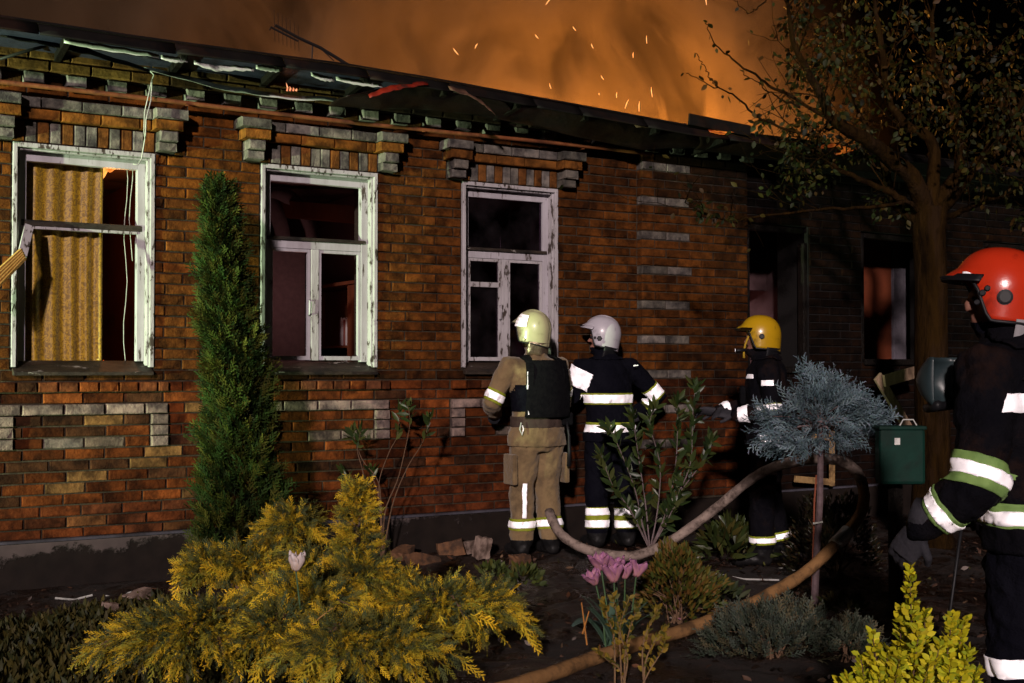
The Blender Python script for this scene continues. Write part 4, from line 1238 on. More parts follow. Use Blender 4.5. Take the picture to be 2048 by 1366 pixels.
mound('creeping_juniper', 'small sprawling grey green juniper next to yellow barberry', 'bush', 1700, 1320, 52, 0, 0.16, 260, [(0.085, 0.095, 0.075), (0.11, 0.095, 0.06), (0.055, 0.07, 0.055)], SP_SMALL, (0.07, 0.11), M['needle'], 1.0, 0.7, M['twig'])
mound('spirea_bush', 'round bronze green bush behind the pink tulips', 'bush', 1354, 1242, 84, 0, 0.47, 2300, [(0.10, 0.085, 0.012), (0.13, 0.085, 0.014), (0.07, 0.08, 0.013), (0.15, 0.075, 0.018), (0.05, 0.065, 0.012)], LF, (0.032, 0.055), M['leaf'], 0.9, 1.0, M['twig'])
mound('dark_hedge', 'dark small leaved bush behind the blue juniper stem', 'bush', 1672, 1150, 110, 0, 0.62, 2200, [(0.018, 0.017, 0.006), (0.03, 0.022, 0.008), (0.045, 0.026, 0.010), (0.012, 0.014, 0.006)], LF, (0.03, 0.05), M['leaf_gloss'], 0.9, 0.7, M['twig'])
mound('leafy_perennial', 'dark leafy perennial clump by the yellow helmeted person\'s boots', 'plant', 1462, 1128, 62, 0, 0.30, 230, [(0.03, 0.045, 0.012), (0.045, 0.055, 0.014), (0.06, 0.05, 0.012)], LFN, (0.10, 0.18), M['leaf_gloss'], 0.7, 0.8, None, 0.6)
mound('leafy_perennial', 'brown green leafy clump below the rising hose', 'plant', 1440, 1045, 50, 0, 0.42, 260, [(0.04, 0.045, 0.012), (0.085, 0.06, 0.015), (0.03, 0.04, 0.01)], LF, (0.05, 0.09), M['leaf'], 0.9, 0.8, M['twig'])
mound('weed_clump', 'small green weed clump on the soil before the tan suited person', 'plant', 985, 1160, 32, 0, 0.10, 110, [(0.07, 0.09, 0.02), (0.10, 0.10, 0.02), (0.05, 0.07, 0.02)], LFR, (0.03, 0.06), M['leaf'], 0.9, 0.8)
mound('weed_clump', 'larger green weed clump nearest the golden juniper tips', 'plant', 1045, 1180, 46, 0, 0.14, 150, [(0.07, 0.09, 0.02), (0.11, 0.10, 0.02), (0.05, 0.07, 0.02)], LFR, (0.035, 0.07), M['leaf'], 0.9, 0.8)
mound('weed_clump', 'low weed tuft beside the blue juniper stem', 'plant', 1690, 1232, 40, 0, 0.07, 60, [(0.04, 0.05, 0.014), (0.06, 0.05, 0.014)], LF, (0.05, 0.10), M['leaf'], 0.9, 0.8)
mound('weed_clump', 'low weed tuft right of the bronze bush', 'plant', 1448, 1210, 34, 0, 0.12, 80, [(0.03, 0.045, 0.02), (0.05, 0.06, 0.02)], LF, (0.05, 0.09), M['leaf'], 0.9, 0.8)

# grass and ground cover at the lower left
def make_grass():
    n = 16000
    xs = rng.uniform(-0.3, 2.6, n); ys = rng.uniform(-3.6, -0.75, n)
    k = (ys < -0.75 - 0.25 * np.sin(xs * 2.1) - 0.2) & (xs + 0.25 * ys < 1.9 + 0.2 * np.sin(ys * 4))
    xs, ys = xs[k], ys[k]; n = len(xs)
    P = np.stack([xs, ys, np.full(n, 0.0)], 1)
    D = np.stack([rng.normal(0, .6, n), rng.normal(0, .6, n), np.ones(n)], 1)
    tn = tints(n, [(0.045, 0.045, 0.012), (0.06, 0.05, 0.013), (0.03, 0.035, 0.012), (0.075, 0.06, 0.014)], 0.35)
    o = scatter('grass', leaf_proto(0.30, 0.1, 0.3), P, D, rng.uniform(0.03, 0.085, n), tn, M['leaf'], None, rng.uniform(0, 6.28, n))
    tag(o, 'short dull grass below the wall at the lower left', None, None, 'stuff')
make_grass()
# mulch: chips and clods over the bed
def make_mulch():
    n = 5000
    V = np.array([(-.5, -.25, 0), (.5, -.2, .02), (.45, .25, .06), (-.45, .3, .05), (0, 0, .3)], float)
    F = np.array([(0, 1, 4), (1, 2, 4), (2, 3, 4), (3, 0, 4)])
    xs = rng.uniform(0.5, 8.5, n); ys = rng.uniform(-5.6, -0.1, n)
    P = np.stack([xs, ys, np.full(n, 0.005)], 1)
    D = np.stack([rng.normal(0, .35, n), rng.normal(0, .35, n), np.ones(n)], 1)
    c = tints(n, [(0.02, 0.012, 0.008), (0.05, 0.026, 0.016), (0.012, 0.008, 0.006), (0.09, 0.05, 0.035)], .4)
    o = scatter('mulch', (V, F, np.ones((4, 3))), P, D, rng.uniform(0.012, 0.05, n), c, M['leaf'], None, rng.uniform(0, 6.28, n))
    tag(o, 'loose clods and bark chips on the soil', None, None, 'stuff')
make_mulch()
def make_litter():
    n = 420
    xs = rng.uniform(0.5, 7.5, n); ys = rng.uniform(-5.2, -0.15, n)
    P = np.stack([xs, ys, np.full(n, 0.02)], 1)
    D = rdir(n) + np.array([0, 0, .15])
    c = tints(n, [(0.16, 0.10, 0.06), (0.10, 0.05, 0.03), (0.22, 0.18, 0.16), (0.08, 0.08, 0.02), (0.14, 0.06, 0.03)], .4)
    o = scatter('leaf_litter', leaf_proto(0.5, .15, .3), P, D, rng.uniform(0.02, 0.06, n), c, M['leaf'], None, rng.uniform(0, 6.28, n))
    tag(o, 'fallen leaves and ash flakes scattered over the soil', None, None, 'stuff')
make_litter()

# shrubs whose leaves can be told apart: every leaf is a piece
def leaf_meshes(cols, proto, mat):
    out = []
    for c in cols:
        pv, pf, pt = proto
        me = fast_mesh('leaf', pv, pf, pt * np.array(c)); me.materials.append(mat); out.append(me)
    return out
def leaf_piece(me, p, d, s, parent, roll=None):
    o = bpy.data.objects.new('leaf', me); COL.objects.link(o)
    q = Vector(d).to_track_quat('Z', 'Y') @ Quaternion((0, 0, 1), random.uniform(0, 6.28) if roll is None else roll)
    o.matrix_basis = Matrix.LocRotScale(Vector(p), q, Vector((s, s, s)))
    return under(o, parent)
def leafy_shrub(name, label, stems_px, dist, cols, size, per, tipc, mat=M['leaf_gloss'], proto=LF, rad=0.007, stemmat=None, start=0.35, base=None):
    """stems as pixel polylines at a distance; whorls of leaves along the upper part"""
    t = hold(name, base if base is not None else at(*stems_px[0][0], dist), label=label, cat='shrub')
    lm = leaf_meshes(cols, proto, mat)
    for st in stems_px:
        dd = dist + random.uniform(-.08, .08)
        C = curve_pts([vnp(at(px, py, dist + (dd - dist) * i / max(1, len(st) - 1))) for i, (px, py) in enumerate(st)], 22)
        mb = MB(); mb.tube([Vector(c) for c in C], [rad * (1 - 0.75 * i / 21) for i in range(22)], 5)
        put(mb, 'stem', stemmat or M['twig'], t)
        L_ = sum(np.linalg.norm(C[i + 1] - C[i]) for i in range(21))
        n = max(4, int(per * L_))
        for k in range(n):
            f = start + (1 - start) * (k + random.random() * .6) / n
            i = min(20, int(f * 21)); c = C[i] + (C[i + 1] - C[i]) * (f * 21 - i)
            tan = C[i + 1] - C[i]; tan /= np.linalg.norm(tan)
            d = tan * random.uniform(.3, 1.0) + rdir(1)[0] * 0.9 + np.array([0, 0, 0.2])
            leaf_piece(random.choice(lm), c, d, random.uniform(*size), t)
        for k in range(tipc):
            d = tan + rdir(1)[0] * 0.9
            leaf_piece(random.choice(lm), C[-1] - tan * random.uniform(0, .06), d, random.uniform(*size), t)
    return t
leafy_shrub('laurel_shrub', 'upright green leafy shrub between navy suited and yellow helmeted persons',
    [[(1300, 1100), (1285, 1050), (1270, 980), (1240, 900), (1215, 850)], [(1300, 1100), (1290, 1000), (1275, 900), (1265, 830)], [(1300, 1100), (1315, 1020), (1320, 930), (1300, 850), (1310, 815)],
     [(1300, 1100), (1330, 1030), (1350, 940), (1355, 860), (1355, 800)], [(1300, 1100), (1345, 1010), (1380, 930), (1385, 840), (1390, 772)], [(1300, 1100), (1350, 1000), (1400, 930), (1425, 880)],
     [(1300, 1100), (1260, 1020), (1225, 970), (1200, 905)], [(1300, 1100), (1330, 1050), (1345, 1020), (1360, 1000)]],
    9.25, [(0.028, 0.05, 0.013), (0.045, 0.065, 0.017), (0.02, 0.036, 0.012), (0.06, 0.07, 0.018)], (0.075, 0.125), 62, 8, stemmat=M['twig_grey'], start=.16, base=at_g(1300, 1122))
leafy_shrub('young_shrub', 'sparse young shrub with bare forked stems against the brick wall',
    [[(765, 1120), (762, 1030), (758, 965), (778, 905), (795, 870), (800, 815)], [(765, 1120), (770, 1025), (795, 960), (810, 900), (820, 845), (815, 810)], [(765, 1120), (785, 1010), (815, 935), (845, 885), (862, 835)],
     [(765, 1120), (762, 1010), (755, 960), (725, 920), (710, 880), (700, 862)], [(765, 1120), (735, 1000), (725, 940), (715, 900), (722, 860)], [(765, 1120), (730, 1000), (700, 965), (685, 945)], [(765, 1120), (758, 1000), (745, 955), (742, 940)]],
    9.0, [(0.035, 0.065, 0.014), (0.055, 0.08, 0.017), (0.03, 0.05, 0.014), (0.085, 0.10, 0.025)], (0.06, 0.11), 9, 7, stemmat=M['twig'], start=0.74, rad=0.006, base=at_g(765, 1140))

# thorny yellow-green rose in front
leafy_shrub('rose_bush', 'spindly yellow green rose bush in front of the pink tulips',
    [[(1245, 1400), (1240, 1300), (1235, 1240), (1225, 1190)], [(1250, 1400), (1250, 1310), (1262, 1250), (1280, 1205)], [(1290, 1400), (1285, 1300), (1300, 1250), (1318, 1215)], [(1230, 1400), (1228, 1280), (1215, 1235), (1205, 1200)],
     [(1290, 1400), (1290, 1330), (1310, 1280), (1335, 1250)], [(1240, 1400), (1255, 1320), (1240, 1260), (1258, 1195)], [(1270, 1400), (1300, 1340), (1325, 1300), (1330, 1275)], [(1260, 1400), (1240, 1340), (1215, 1320), (1195, 1300)]],
    5.55, [(0.22, 0.16, 0.022), (0.17, 0.135, 0.022), (0.28, 0.18, 0.022), (0.10, 0.10, 0.02)], (0.02, 0.04), 85, 9, M['leaf'], LFR, 0.005, surf('rose_cane', (0.24, 0.15, 0.07), (0.14, 0.08, 0.05), 30), 0.25, base=at(1260, 1385, 5.55))

# yellow barberry, lower right
def make_barberry():
    d0 = 3.95
    base = at(1830, 1440, d0); base.z = 0
    t = hold('barberry_bush', base, label='bright yellow green barberry with upright shoots at lower right', cat='bush')
    shoots = [(1820, 1138, 0), (1800, 1215, .05), (1745, 1268, -.05), (1720, 1310, 0), (1905, 1232, 0), (1928, 1240, .08), (1880, 1290, -.1), (1850, 1225, .1), (1775, 1300, -.1), (1838, 1260, -.1), (1695, 1352, 0), (1940, 1300, -.05), (1680, 1362, .1), (1860, 1320, -.15), (1800, 1310, -.15), (1900, 1330, -.15), (1760, 1345, -.1), (1955, 1340, 0)]
    P, D, S, TN = [], [], [], []
    mb = MB()
    for (px, py, dz) in shoots:
        tip = vnp(at(px, py, d0 + dz)); b = vnp(base) + np.array([random.uniform(-.1, .1), random.uniform(-.08, .08), 0])
        m_ = b * 0.4 + tip * 0.6; m_[0] += (tip[0] - b[0]) * 0.25
        C = curve_pts([b, m_, tip], 34)
        mb.tube([Vector(c) for c in C[::4]], [0.005 * (1 - .8 * i / 9) for i in range(len(C[::4]))], 5)
        for i in range(4, 34):
            f = i / 33
            for q in range(9 if f < .97 else 5):
                az = random.uniform(0, 6.28)
                dd = np.array([math.cos(az), math.sin(az), random.uniform(.2, 1.2)])
                P.append(C[i] + np.array([math.cos(az), math.sin(az), 0]) * random.uniform(0, 0.042) * (1.1 - f)); D.append(dd); S.append(random.uniform(.020, .034)); TN.append(random.choice([(0.62, 0.58, 0.02), (0.50, 0.52, 0.022), (0.72, 0.62, 0.022), (0.32, 0.38, 0.02), (0.60, 0.50, 0.02)]))
    P, D, S, TN = map(np.array, (P, D, S, TN))
    scatter('foliage', leaf_proto(0.6, .1, .1), P, D, S, TN * (1 + rng.uniform(-.2, .2, (len(P), 1))), M['leaf'], t, rng.uniform(0, 6.28, len(P)))
    put(mb, 'stems', M['twig'], t)
make_barberry()

# ------------------------------------------------------------------ tulips
def petal_mesh(cols, open_=0.3):
    """one cupped petal of unit height along z, its back to -y"""
    mb = MB()
    def fn(u, v):
        a = (u - 0.5) * 1.5
        w = math.sin(math.pi * min(1, v * 0.92 + 0.10)) ** 0.6
        r_ = 0.34 * math.sin(math.pi * (0.12 + 0.62 * v)) + open_ * v * v
        x = math.sin(a * w) * r_ * 1.05
        ru = (0.02 + .1 * open_) * v * v * math.sin(a * 7 + open_ * 20) + .05 * v * math.sin(v * 9 + a * 3)
        return (x * (1 + ru), -math.cos(a * w) * (r_ + ru), v * (1 - .10 * abs(a) * v) + 0.05 * math.cos(a * 6 + open_ * 9) * v)
    mb.grid(fn, 7, 8, thick=0.012)
    me = mb.mesh('petal')
    a_ = me.attributes.new('tint', 'FLOAT_COLOR', 'FACE')
    for p in me.polygons:
        f = p.center.z + 0.25 * math.sin(p.center.x * 25)
        a_.data[p.index].color = (*lerp3(cols[0], cols[1], min(1, max(0, f))), 1)
    me.materials.append(M['petal']); me.shade_smooth()
    return me
PINK = [petal_mesh(((0.62, 0.30, 0.30), (0.50, 0.21, 0.42)), o_) for o_ in (0.12, 0.3, 0.55)]
PALE = [petal_mesh(((0.85, 0.66, 0.55), (0.88, 0.80, 0.82)), o_) for o_ in (0.0, 0.10, 0.35)]
stem_m = surf('tulip_stem', (0.05, 0.10, 0.04), (0.07, 0.13, 0.06), 10, 0.5)
tl_m = leafmat('tulip_leaf', 0.45, 0.15, 0.4)
def tulip(label, px, py, d, h, pets, lean=(0, 0), leaves=2, gpx=None, group=None):
    top = at(px, py, d)                    # base of the flower
    base = Vector((top.x + random.uniform(-.04, .04), top.y + random.uniform(-.02, .06), 0.0))
    if gpx is not None: base = at(gpx, 1290, d); base.z = 0
    t = hold('tulip', base, label=label, cat='tulip', group=group)
    mb = MB(); mb.tube([base, base.lerp(top, .5) + Vector((.01, .0, .02)), top], [0.0055, 0.0045, 0.004], 6); put(mb, 'stem', stem_m, t)
    for k in range(6):
        me = pets[0] if k % 2 else pets[1]
        if k == 5 and len(pets) > 2: me = pets[2]
        o = bpy.data.objects.new('petal', me); COL.objects.link(o)
        s = h * random.uniform(.92, 1.08)
        o.matrix_basis = Matrix.LocRotScale(top, Quaternion((0, 1, 0), lean[0]) @ Quaternion((1, 0, 0), lean[1]) @ Quaternion((0, 0, 1), k * math.pi / 3 + random.uniform(-.15, .15)), Vector((s * (1 if k % 2 else 1.1),) * 2 + (s,)))
        under(o, t)
    for k in range(leaves):
        mb = MB(); az = random.uniform(0, 6.28); H = top.z * random.uniform(.55, .8)
        def fn(u, v, az=az, H=H):
            w = 0.028 * math.sin(math.pi * (0.08 + 0.9 * v)) ** .7
            out = 0.14 * v ** 1.6
            q = (u - .5) * 2
            return (base.x + math.cos(az) * out - math.sin(az) * q * w, base.y + math.sin(az) * out + math.cos(az) * q * w, H * v - 0.03 * v ** 4 + 0.02 * abs(q) * (1 - v))
        mb.grid(fn, 4, 10, thick=0.0015)
        me = mb.mesh('leaf'); a_ = me.attributes.new('tint', 'FLOAT_COLOR', 'FACE')
        for p in me.polygons: a_.data[p.index].color = (0.055, 0.105, 0.07, 1)
        me.materials.append(tl_m); me.shade_smooth()
        under(link('leaf', me), t)
PT = [(1203, 1142, 6.35, 'topmost pink tulip left in the bunch', -.15), (1232, 1150, 6.38, 'second pink tulip from the left of the bunch', .05), (1228, 1165, 6.2, 'foremost pink tulip at the bunch centre', .0), (1250, 1158, 6.3, 'pink tulip right of the bunch centre', .1), (1272, 1154, 6.4, 'rightmost pink tulip leaning over the bronze bush', .35), (1192, 1170, 6.3, 'lowest drooping pink tulip at the bunch left edge', -.35)]
for px, py, d, lb, ln in PT: tulip(lb, px, py, d, random.uniform(.075, .098), PINK, (ln, random.uniform(-.15, .15)), 2, 1232 + (px - 1232) * .5, 'pink tulips')
tulip('single white tulip with drooping petals in the golden juniper', 592, 1142, 5.45, 0.085, PALE, (.12, .05), 1)
# broad fallen tulip leaf and bits lying on the soil
mb = MB()
c = at_g(1185, 1262)
mb.grid(lambda u, v: (c.x + (u - .5) * 0.26, c.y + (v - .5) * 0.10 * math.sin(math.pi * (.08 + .88 * u)) , c.z + 0.035 + 0.03 * math.sin(u * 5) + 0.02 * (v - .5) ** 2), 14, 6, thick=.002)
me = mb.mesh('fallen_leaf'); a_ = me.attributes.new('tint', 'FLOAT_COLOR', 'FACE')
for p in me.polygons: a_.data[p.index].color = (0.06, 0.10, 0.085, 1)
me.materials.append(tl_m); tag(link('fallen_leaf', me, smooth=True), 'broad blue green leaf lying on soil left of the rose bush', 'leaf')
o = bpy.data.objects.new('fallen_petal', PINK[1]); COL.objects.link(o); p = at_g(1352, 1244); o.matrix_basis = Matrix.LocRotScale(p + Vector((0, 0, .03)), Quaternion((1, 0, 0), 1.2), Vector((.045,) * 3)); tag(o, 'pink petal fallen on the soil under the bronze bush', 'petal')
for k, (a, b2, lb) in enumerate((((1163, 1205), (1174, 1290), 'orange dry stick standing in the soil left of the tulips'), ((1178, 1222), (1165, 1268), 'short dry stick crossing the standing orange stick'))):
    mb = MB(); mb.tube([at(*a, 5.95), at(*b2, 5.95)], [0.003, 0.004], 5)
    tag(put(mb, 'dry_stick', surf('stick', (0.40, 0.17, 0.04)), None), lb, 'stick')

# ------------------------------------------------------------------ the tree on the right
def make_tree():
    base = Vector((8.0, -1.64, 0))
    t = hold('garden_tree', base, label='leafy garden tree with forked trunk at right before burnt bay', cat='tree')
    d0 = (base - CAM).dot(FWD)
    A = lambda px, py, dz=0: at(px, py, d0 + dz)
    wood = MB()
    wood.tube([base + Vector((0, 0, -.1)), base + Vector((0, 0, .15)), A(1866, 900), A(1862, 700), A(1862, 560), A(1858, 470), A(1860, 415)], [0.22, 0.165, 0.140, 0.130, 0.126, 0.130, 0.140], 14)
    limbs = [
        ([(1850, 430), (1831, 366), (1780, 315), (1732, 278), (1666, 238), (1629, 165), (1586, 92), (1571, -20)], .085, 0.0, -.9),
        ([(1835, 440), (1790, 406), (1772, 351), (1754, 307), (1735, 260), (1700, 180), (1690, 90)], .05, 0, .3),
        ([(1835, 430), (1787, 388), (1695, 348), (1629, 304), (1585, 270)], .035, 0, -.5),
        ([(1840, 430), (1812, 406), (1721, 414), (1629, 421), (1520, 432), (1455, 442), (1370, 408)], .022, 0, -1.2),
        ([(1868, 430), (1900, 370), (1922, 330), (1908, 220), (1867, 110), (1867, -20)], .07, 0, .5),
        ([(1860, 420), (1867, 293), (1787, 220), (1757, 55), (1746, -20)], .06, 0, .2),
        ([(1872, 430), (1920, 380), (1975, 300), (2048, 200), (2090, 90)], .05, 0, -.6),
        ([(1880, 440), (1950, 410), (2010, 390), (2080, 380)], .03, 0, -.8),
        ([(1662, 241), (1556, 179), (1509, 150), (1457, 113), (1424, 80), (1412, 44)], .014, -.55, -1.0),
        ([(1640, 275), (1560, 255), (1501, 223), (1472, 190), (1435, 176), (1399, 157), (1370, 146)], .012, -.5, -1.0),
        ([(1435, 176), (1413, 143), (1395, 106)], .007, -.85, -.9),
        ([(1600, 215), (1560, 195), (1520, 170), (1480, 142)], .010, -.6, -.8),
        ([(1680, 250), (1640, 262), (1600, 240), (1585, 215)], .012, -.4, -.3),
        ([(1660, 240), (1630, 270), (1560, 285), (1520, 265)], .010, -.4, -.6),
        ([(1540, -10), (1500, 25), (1470, 0)], .008, -.5, -.6),
    ]
    LP, LD = [], []
    def leaves(c, n, r_):
        for _ in range(n):
            v = rdir(1)[0]
            LP.append(c + v * random.uniform(0, r_)); LD.append(v + np.array([0, 0, -0.9]))
    def twig(p, d, ln, r_, depth):
        C = [p]; v = d / np.linalg.norm(d)
        for i in range(5):
            v = v + rdir(1)[0] * 0.30 + np.array([0, 0, 0.04]); v /= np.linalg.norm(v)
            C.append(C[-1] + v * ln / 5)
        wood.tube([Vector(c) for c in C], [r_ * (1 - .15 * i) for i in range(6)], 5)
        u_ = 1024 + FPX * np.dot(C[-1] - vnp(CAM), vnp(RGT)) / np.dot(C[-1] - vnp(CAM), vnp(FWD))
        bare = u_ < 1560
        for i in range(2, 6):
            leaves(C[i], (random.randrange(0, 2) if bare else random.randrange(2, 6)), 0.09)
        if depth > 0:
            for _ in range(2):
                k = random.randrange(2, 5)
                twig(C[k], (C[k] - C[k - 1]) / np.linalg.norm(C[k] - C[k - 1]) + rdir(1)[0] * 0.9, ln * .6, r_ * .55, depth - 1)
    for pts, r0, da, db in limbs:
        n = 24
        C = curve_pts([vnp(A(px, py, da + (db - da) * (i / (len(pts) - 1)))) for i, (px, py) in enumerate(pts)], n)
        for i in range(3, n): C[i] = C[i] + rdir(1)[0] * 0.012
        wood.tube([Vector(c) for c in C], [max(0.0035, r0 * (1 - 0.88 * i / (n - 1))) for i in range(n)], 8 if r0 > .03 else 5)
        if r0 > 0.02:
            for k in range(int(4 + r0 * 150)):
                i = random.randrange(6, n)
                tan = C[min(i + 1, n - 1)] - C[i - 1]; tan /= np.linalg.norm(tan)
                twig(C[i], tan + rdir(1)[0] * 1.0 + np.array([0, 0, .25]), random.uniform(.35, .9), max(.003, min(.007, r0 * .2)), 1)
        elif r0 > 0.011:
            for i in range(8, n, 3):
                leaves(C[i], random.randrange(0, 4), 0.05)
        else:
            for i in range(6, n, 4): leaves(C[i], random.randrange(0, 2), 0.03)
    for (px, py, k, rr, dz) in ((1395, 412, 14, .10, -1.15), (1425, 428, 14, .08, -1.15), (1452, 438, 10, .07, -1.1), (1530, 240, 22, .14, -.6), (1590, 260, 26, .16, -.5), (1600, 320, 24, .15, -.4), (1650, 360, 18, .14, -.3), (1780, 410, 22, .2, 0), (1720, 120, 40, .3, .1), (1960, 60, 60, .4, -.4), (2000, 180, 46, .35, -.5), (1830, 170, 50, .35, .1), (1990, 360, 40, .3, -.6), (2030, 280, 40, .3, -.6), (1640, 90, 36, .25, -.4), (1600, 140, 30, .2, -.5), (1905, 250, 40, .3, .2), (1580, 45, 14, .14, -.5)):
        c = vnp(A(px, py, dz))
        for _ in range(max(2, k // 7)): twig(c + rdir(1)[0] * rr * .5, rdir(1)[0] + np.array([0, 0, -.2]), rr * 1.3, .003, 0)
        leaves(c, k, rr)
    put(wood, 'trunk', M['bark'], t, smooth=True)
    LP_, LD_ = np.array(LP), np.array(LD)
    n = len(LP_)
    tn = tints(n, [(0.022, 0.027, 0.004), (0.046, 0.037, 0.005), (0.017, 0.024, 0.004), (0.050, 0.026, 0.005), (0.009, 0.011, 0.003)], .3)
    scatter('crown', leaf_proto(0.62, .12, .18), LP_, LD_, rng.uniform(0.03, 0.065, n), tn, M['leaf'], t, rng.uniform(0, 6.28, n))
make_tree()

# ------------------------------------------------------------------ rubble, hose, boards and other loose things
def chunk(name, label, px, py, size, mat, seed, cat='rubble', group=None, rot=0.0, tilt=0.0):
    p = at_g(px, py)
    mb = MB()
    r_ = random.Random(seed)
    bmx = bmesh.new(); bmesh.ops.create_cube(bmx, size=1.0)
    bmesh.ops.subdivide_edges(bmx, edges=bmx.edges[:], cuts=2, use_grid_fill=True)
    for v in bmx.verts:
        v.co = Vector((v.co.x * size[0], v.co.y * size[1], v.co.z * size[2])) * r_.uniform(.86, 1.08)
    me = bpy.data.meshes.new(name); bmx.to_mesh(me); bmx.free()
    o = link(name, me, mat)
    o.location = p + Vector((0, 0, size[2] * .45)); o.rotation_euler = (tilt, r_.uniform(-.25, .25), rot)
    tag(o, label, cat, group)
    return o
rub = surf('rubble', (0.16, 0.075, 0.035), (0.09, 0.045, 0.025), 14, 0.9, .7, 40, c3=(0.03, 0.02, 0.015), scale3=8, amt3=.7)
rubp = surf('rubble_pale', (0.30, 0.22, 0.18), (0.18, 0.12, 0.10), 14, 0.9, .7, 40, c3=(0.05, 0.03, 0.02), scale3=8, amt3=.7)
RB = [(805, 1125, (.16, .12, .11), 'tilted brown brick chunk beside the juniper top', 0.5), (845, 1135, (.22, .12, .09), 'long brown brick in the middle of the rubble', .1), (900, 1112, (.20, .13, .12), 'orange brown lump leaning on the plinth', -.4), (930, 1108, (.17, .12, .10), 'broken brick lump left of the grey stub', .3), (965, 1115, (.10, .10, .16), 'grey brick stub upright near the tan trousers', .1), (815, 1170, (.20, .14, .08), 'flat orange brick closest to the juniper', -.3), (838, 1188, (.09, .07, .08), 'small pale pink brick end at the rubble front', .2), (905, 1140, (.10, .09, .06), 'small dark fragment between the brick lumps', .6), (1040, 1128, (.13, .1, .07), 'brick half by the tan suited person\'s boots', .2), (868, 1158, (.09, .07, .05), 'small brown fragment on the soil in the rubble', .9)]
for k, (px, py, s, lb, rt) in enumerate(RB): chunk('brick_rubble', lb, px, py, s, rubp if 'pale' in lb or 'grey' in lb else rub, 50 + k, 'rubble', 'rubble by the wall', rt, random.uniform(-.3, .3))
LB = [(218, 1228, (.09, .07, .07), 'small pinkish stone on the grass edge at left'), (275, 1205, (.14, .10, .07), 'broken brick lying below the plinth at left'), (300, 1196, (.10, .08, .05), 'thin brick shard beside the broken brick at left'), (350, 1190, (.11, .08, .05), 'dull brick piece left of the juniper edge')]
for k, (px, py, s, lb) in enumerate(LB): chunk('brick_rubble', lb, px, py, s, rubp if k < 2 else rub, 70 + k, 'rubble', 'rubble by the wall', .4 * k)
for (a, b2, lb) in (((110, 1196), (185, 1190), 'bent pale metal strip on ground at far left'), ((212, 1192), (262, 1184), 'short straight pale metal strip under the plinth'), ((1418, 1145), (1558, 1160), 'thin pale rod lying on soil behind the bronze bush')):
    mb = MB(); p, q = at_g(*a, .04), at_g(*b2, .04); mb.tube([p, p.lerp(q, .5) + Vector((0, 0, -.02)), q], 0.006, 5)
    tag(put(mb, 'metal_strip', M['flashing'], None), lb, 'scrap')

hose_m = surf('hose', (0.20, 0.15, 0.13), (0.34, 0.26, 0.22), 14, 0.75, .6, 60, c3=(0.04, 0.026, 0.02), scale3=9, amt3=.8)
hose_o = surf('hose_tan', (0.26, 0.135, 0.05), (0.34, 0.18, 0.07), 14, 0.75, .6, 60, c3=(0.05, 0.028, 0.014), scale3=7, amt3=.8)
hs = [(1098, 1022, 9.25), (1108, 1048, 9.15), (1128, 1074, 9.0), (1165, 1096, 8.9), (1210, 1108, 8.85), (1262, 1112, 8.85), (1310, 1098, 8.9), (1360, 1070, 8.95), (1430, 1018, 8.9), (1490, 968, 8.75), (1530, 942, 8.6), (1575, 926, 8.35), (1640, 917, 8.0), (1690, 925, 7.85), (1718, 952, 7.75), (1728, 990, 7.65), (1722, 1025, 7.6), (1700, 1058, 7.55), (1660, 1100, 7.45), (1610, 1145, 7.3), (1550, 1182, 7.1), (1470, 1222, 6.85), (1380, 1256, 6.6), (1290, 1290, 6.3), (1190, 1332, 5.95), (1090, 1378, 5.6), (980, 1430, 5.3)]
C = curve_pts([vnp(at(*h)) for h in hs], 150)
for c in C[:]: c[2] = max(c[2], 0.045)
h = hold('fire_hose', Vector(C[-1]), label='long dirty fire hose looping up beside the blue juniper and along the soil', cat='fire hose')
for nm, i0, i1, m in (('hose_length', 0, 84, hose_m), ('hose_length', 83, 149, hose_o)):
    mb = MB(); mb.tube([Vector(c) for c in C[i0:i1 + 1]], [0.035 * (1 + .05 * math.sin(i * 1.7) + .05 * mnoise.noise(Vector((i * .31, 0, 0)))) for i in range(i0, i1 + 1)], 10)
    put(mb, nm, m, h, smooth=True)
mb = MB(); mb.tube([Vector(c) for c in C[98:103]], 0.044, 12); put(mb, 'coupling', M['flashing'], h, smooth=True)

def board(name, label, a, b2, y, w, th, mat):
    mb = MB(); mb.bar(at_y(*a, y), at_y(*b2, y), w, th, up=(0, 1, 0))
    o = put(mb, name, mat, None, bev=0.004); return tag(o, label, 'board')
board('broken_board', 'worn board leaning diagonally left of the tree trunk', (1755, 752), (1822, 866), -0.35, 0.10, 0.03, M['old_wood'])
board('broken_board', 'short broken board lying across the leaning one', (1768, 762), (1838, 742), -0.40, 0.11, 0.03, M['old_wood'])
fr = hold('leaning_frame', at_y(1660, 965, -0.12), label='pale yellow wooden frame leaning behind the blue juniper', cat='frame')
yw = surf('yellow_wood', (0.38, 0.24, 0.10), (0.28, 0.17, 0.07), 12, .8, .5, 40, c3=(0.06, 0.03, 0.015), scale3=9, amt3=.7)
for a, b2, n, w in (((1664, 862), (1664, 972), 'stile', .05), ((1590, 958), (1660, 964), 'rail', .06), ((1625, 872), (1660, 876), 'rail', .05)):
    mb = MB(); mb.bar(at_y(*a, -0.14), at_y(*b2, -0.14 + (.01 if n == 'rail' else 0)), w, .03, up=(0, 1, 0)); put(mb, n, yw, fr, bev=.004)

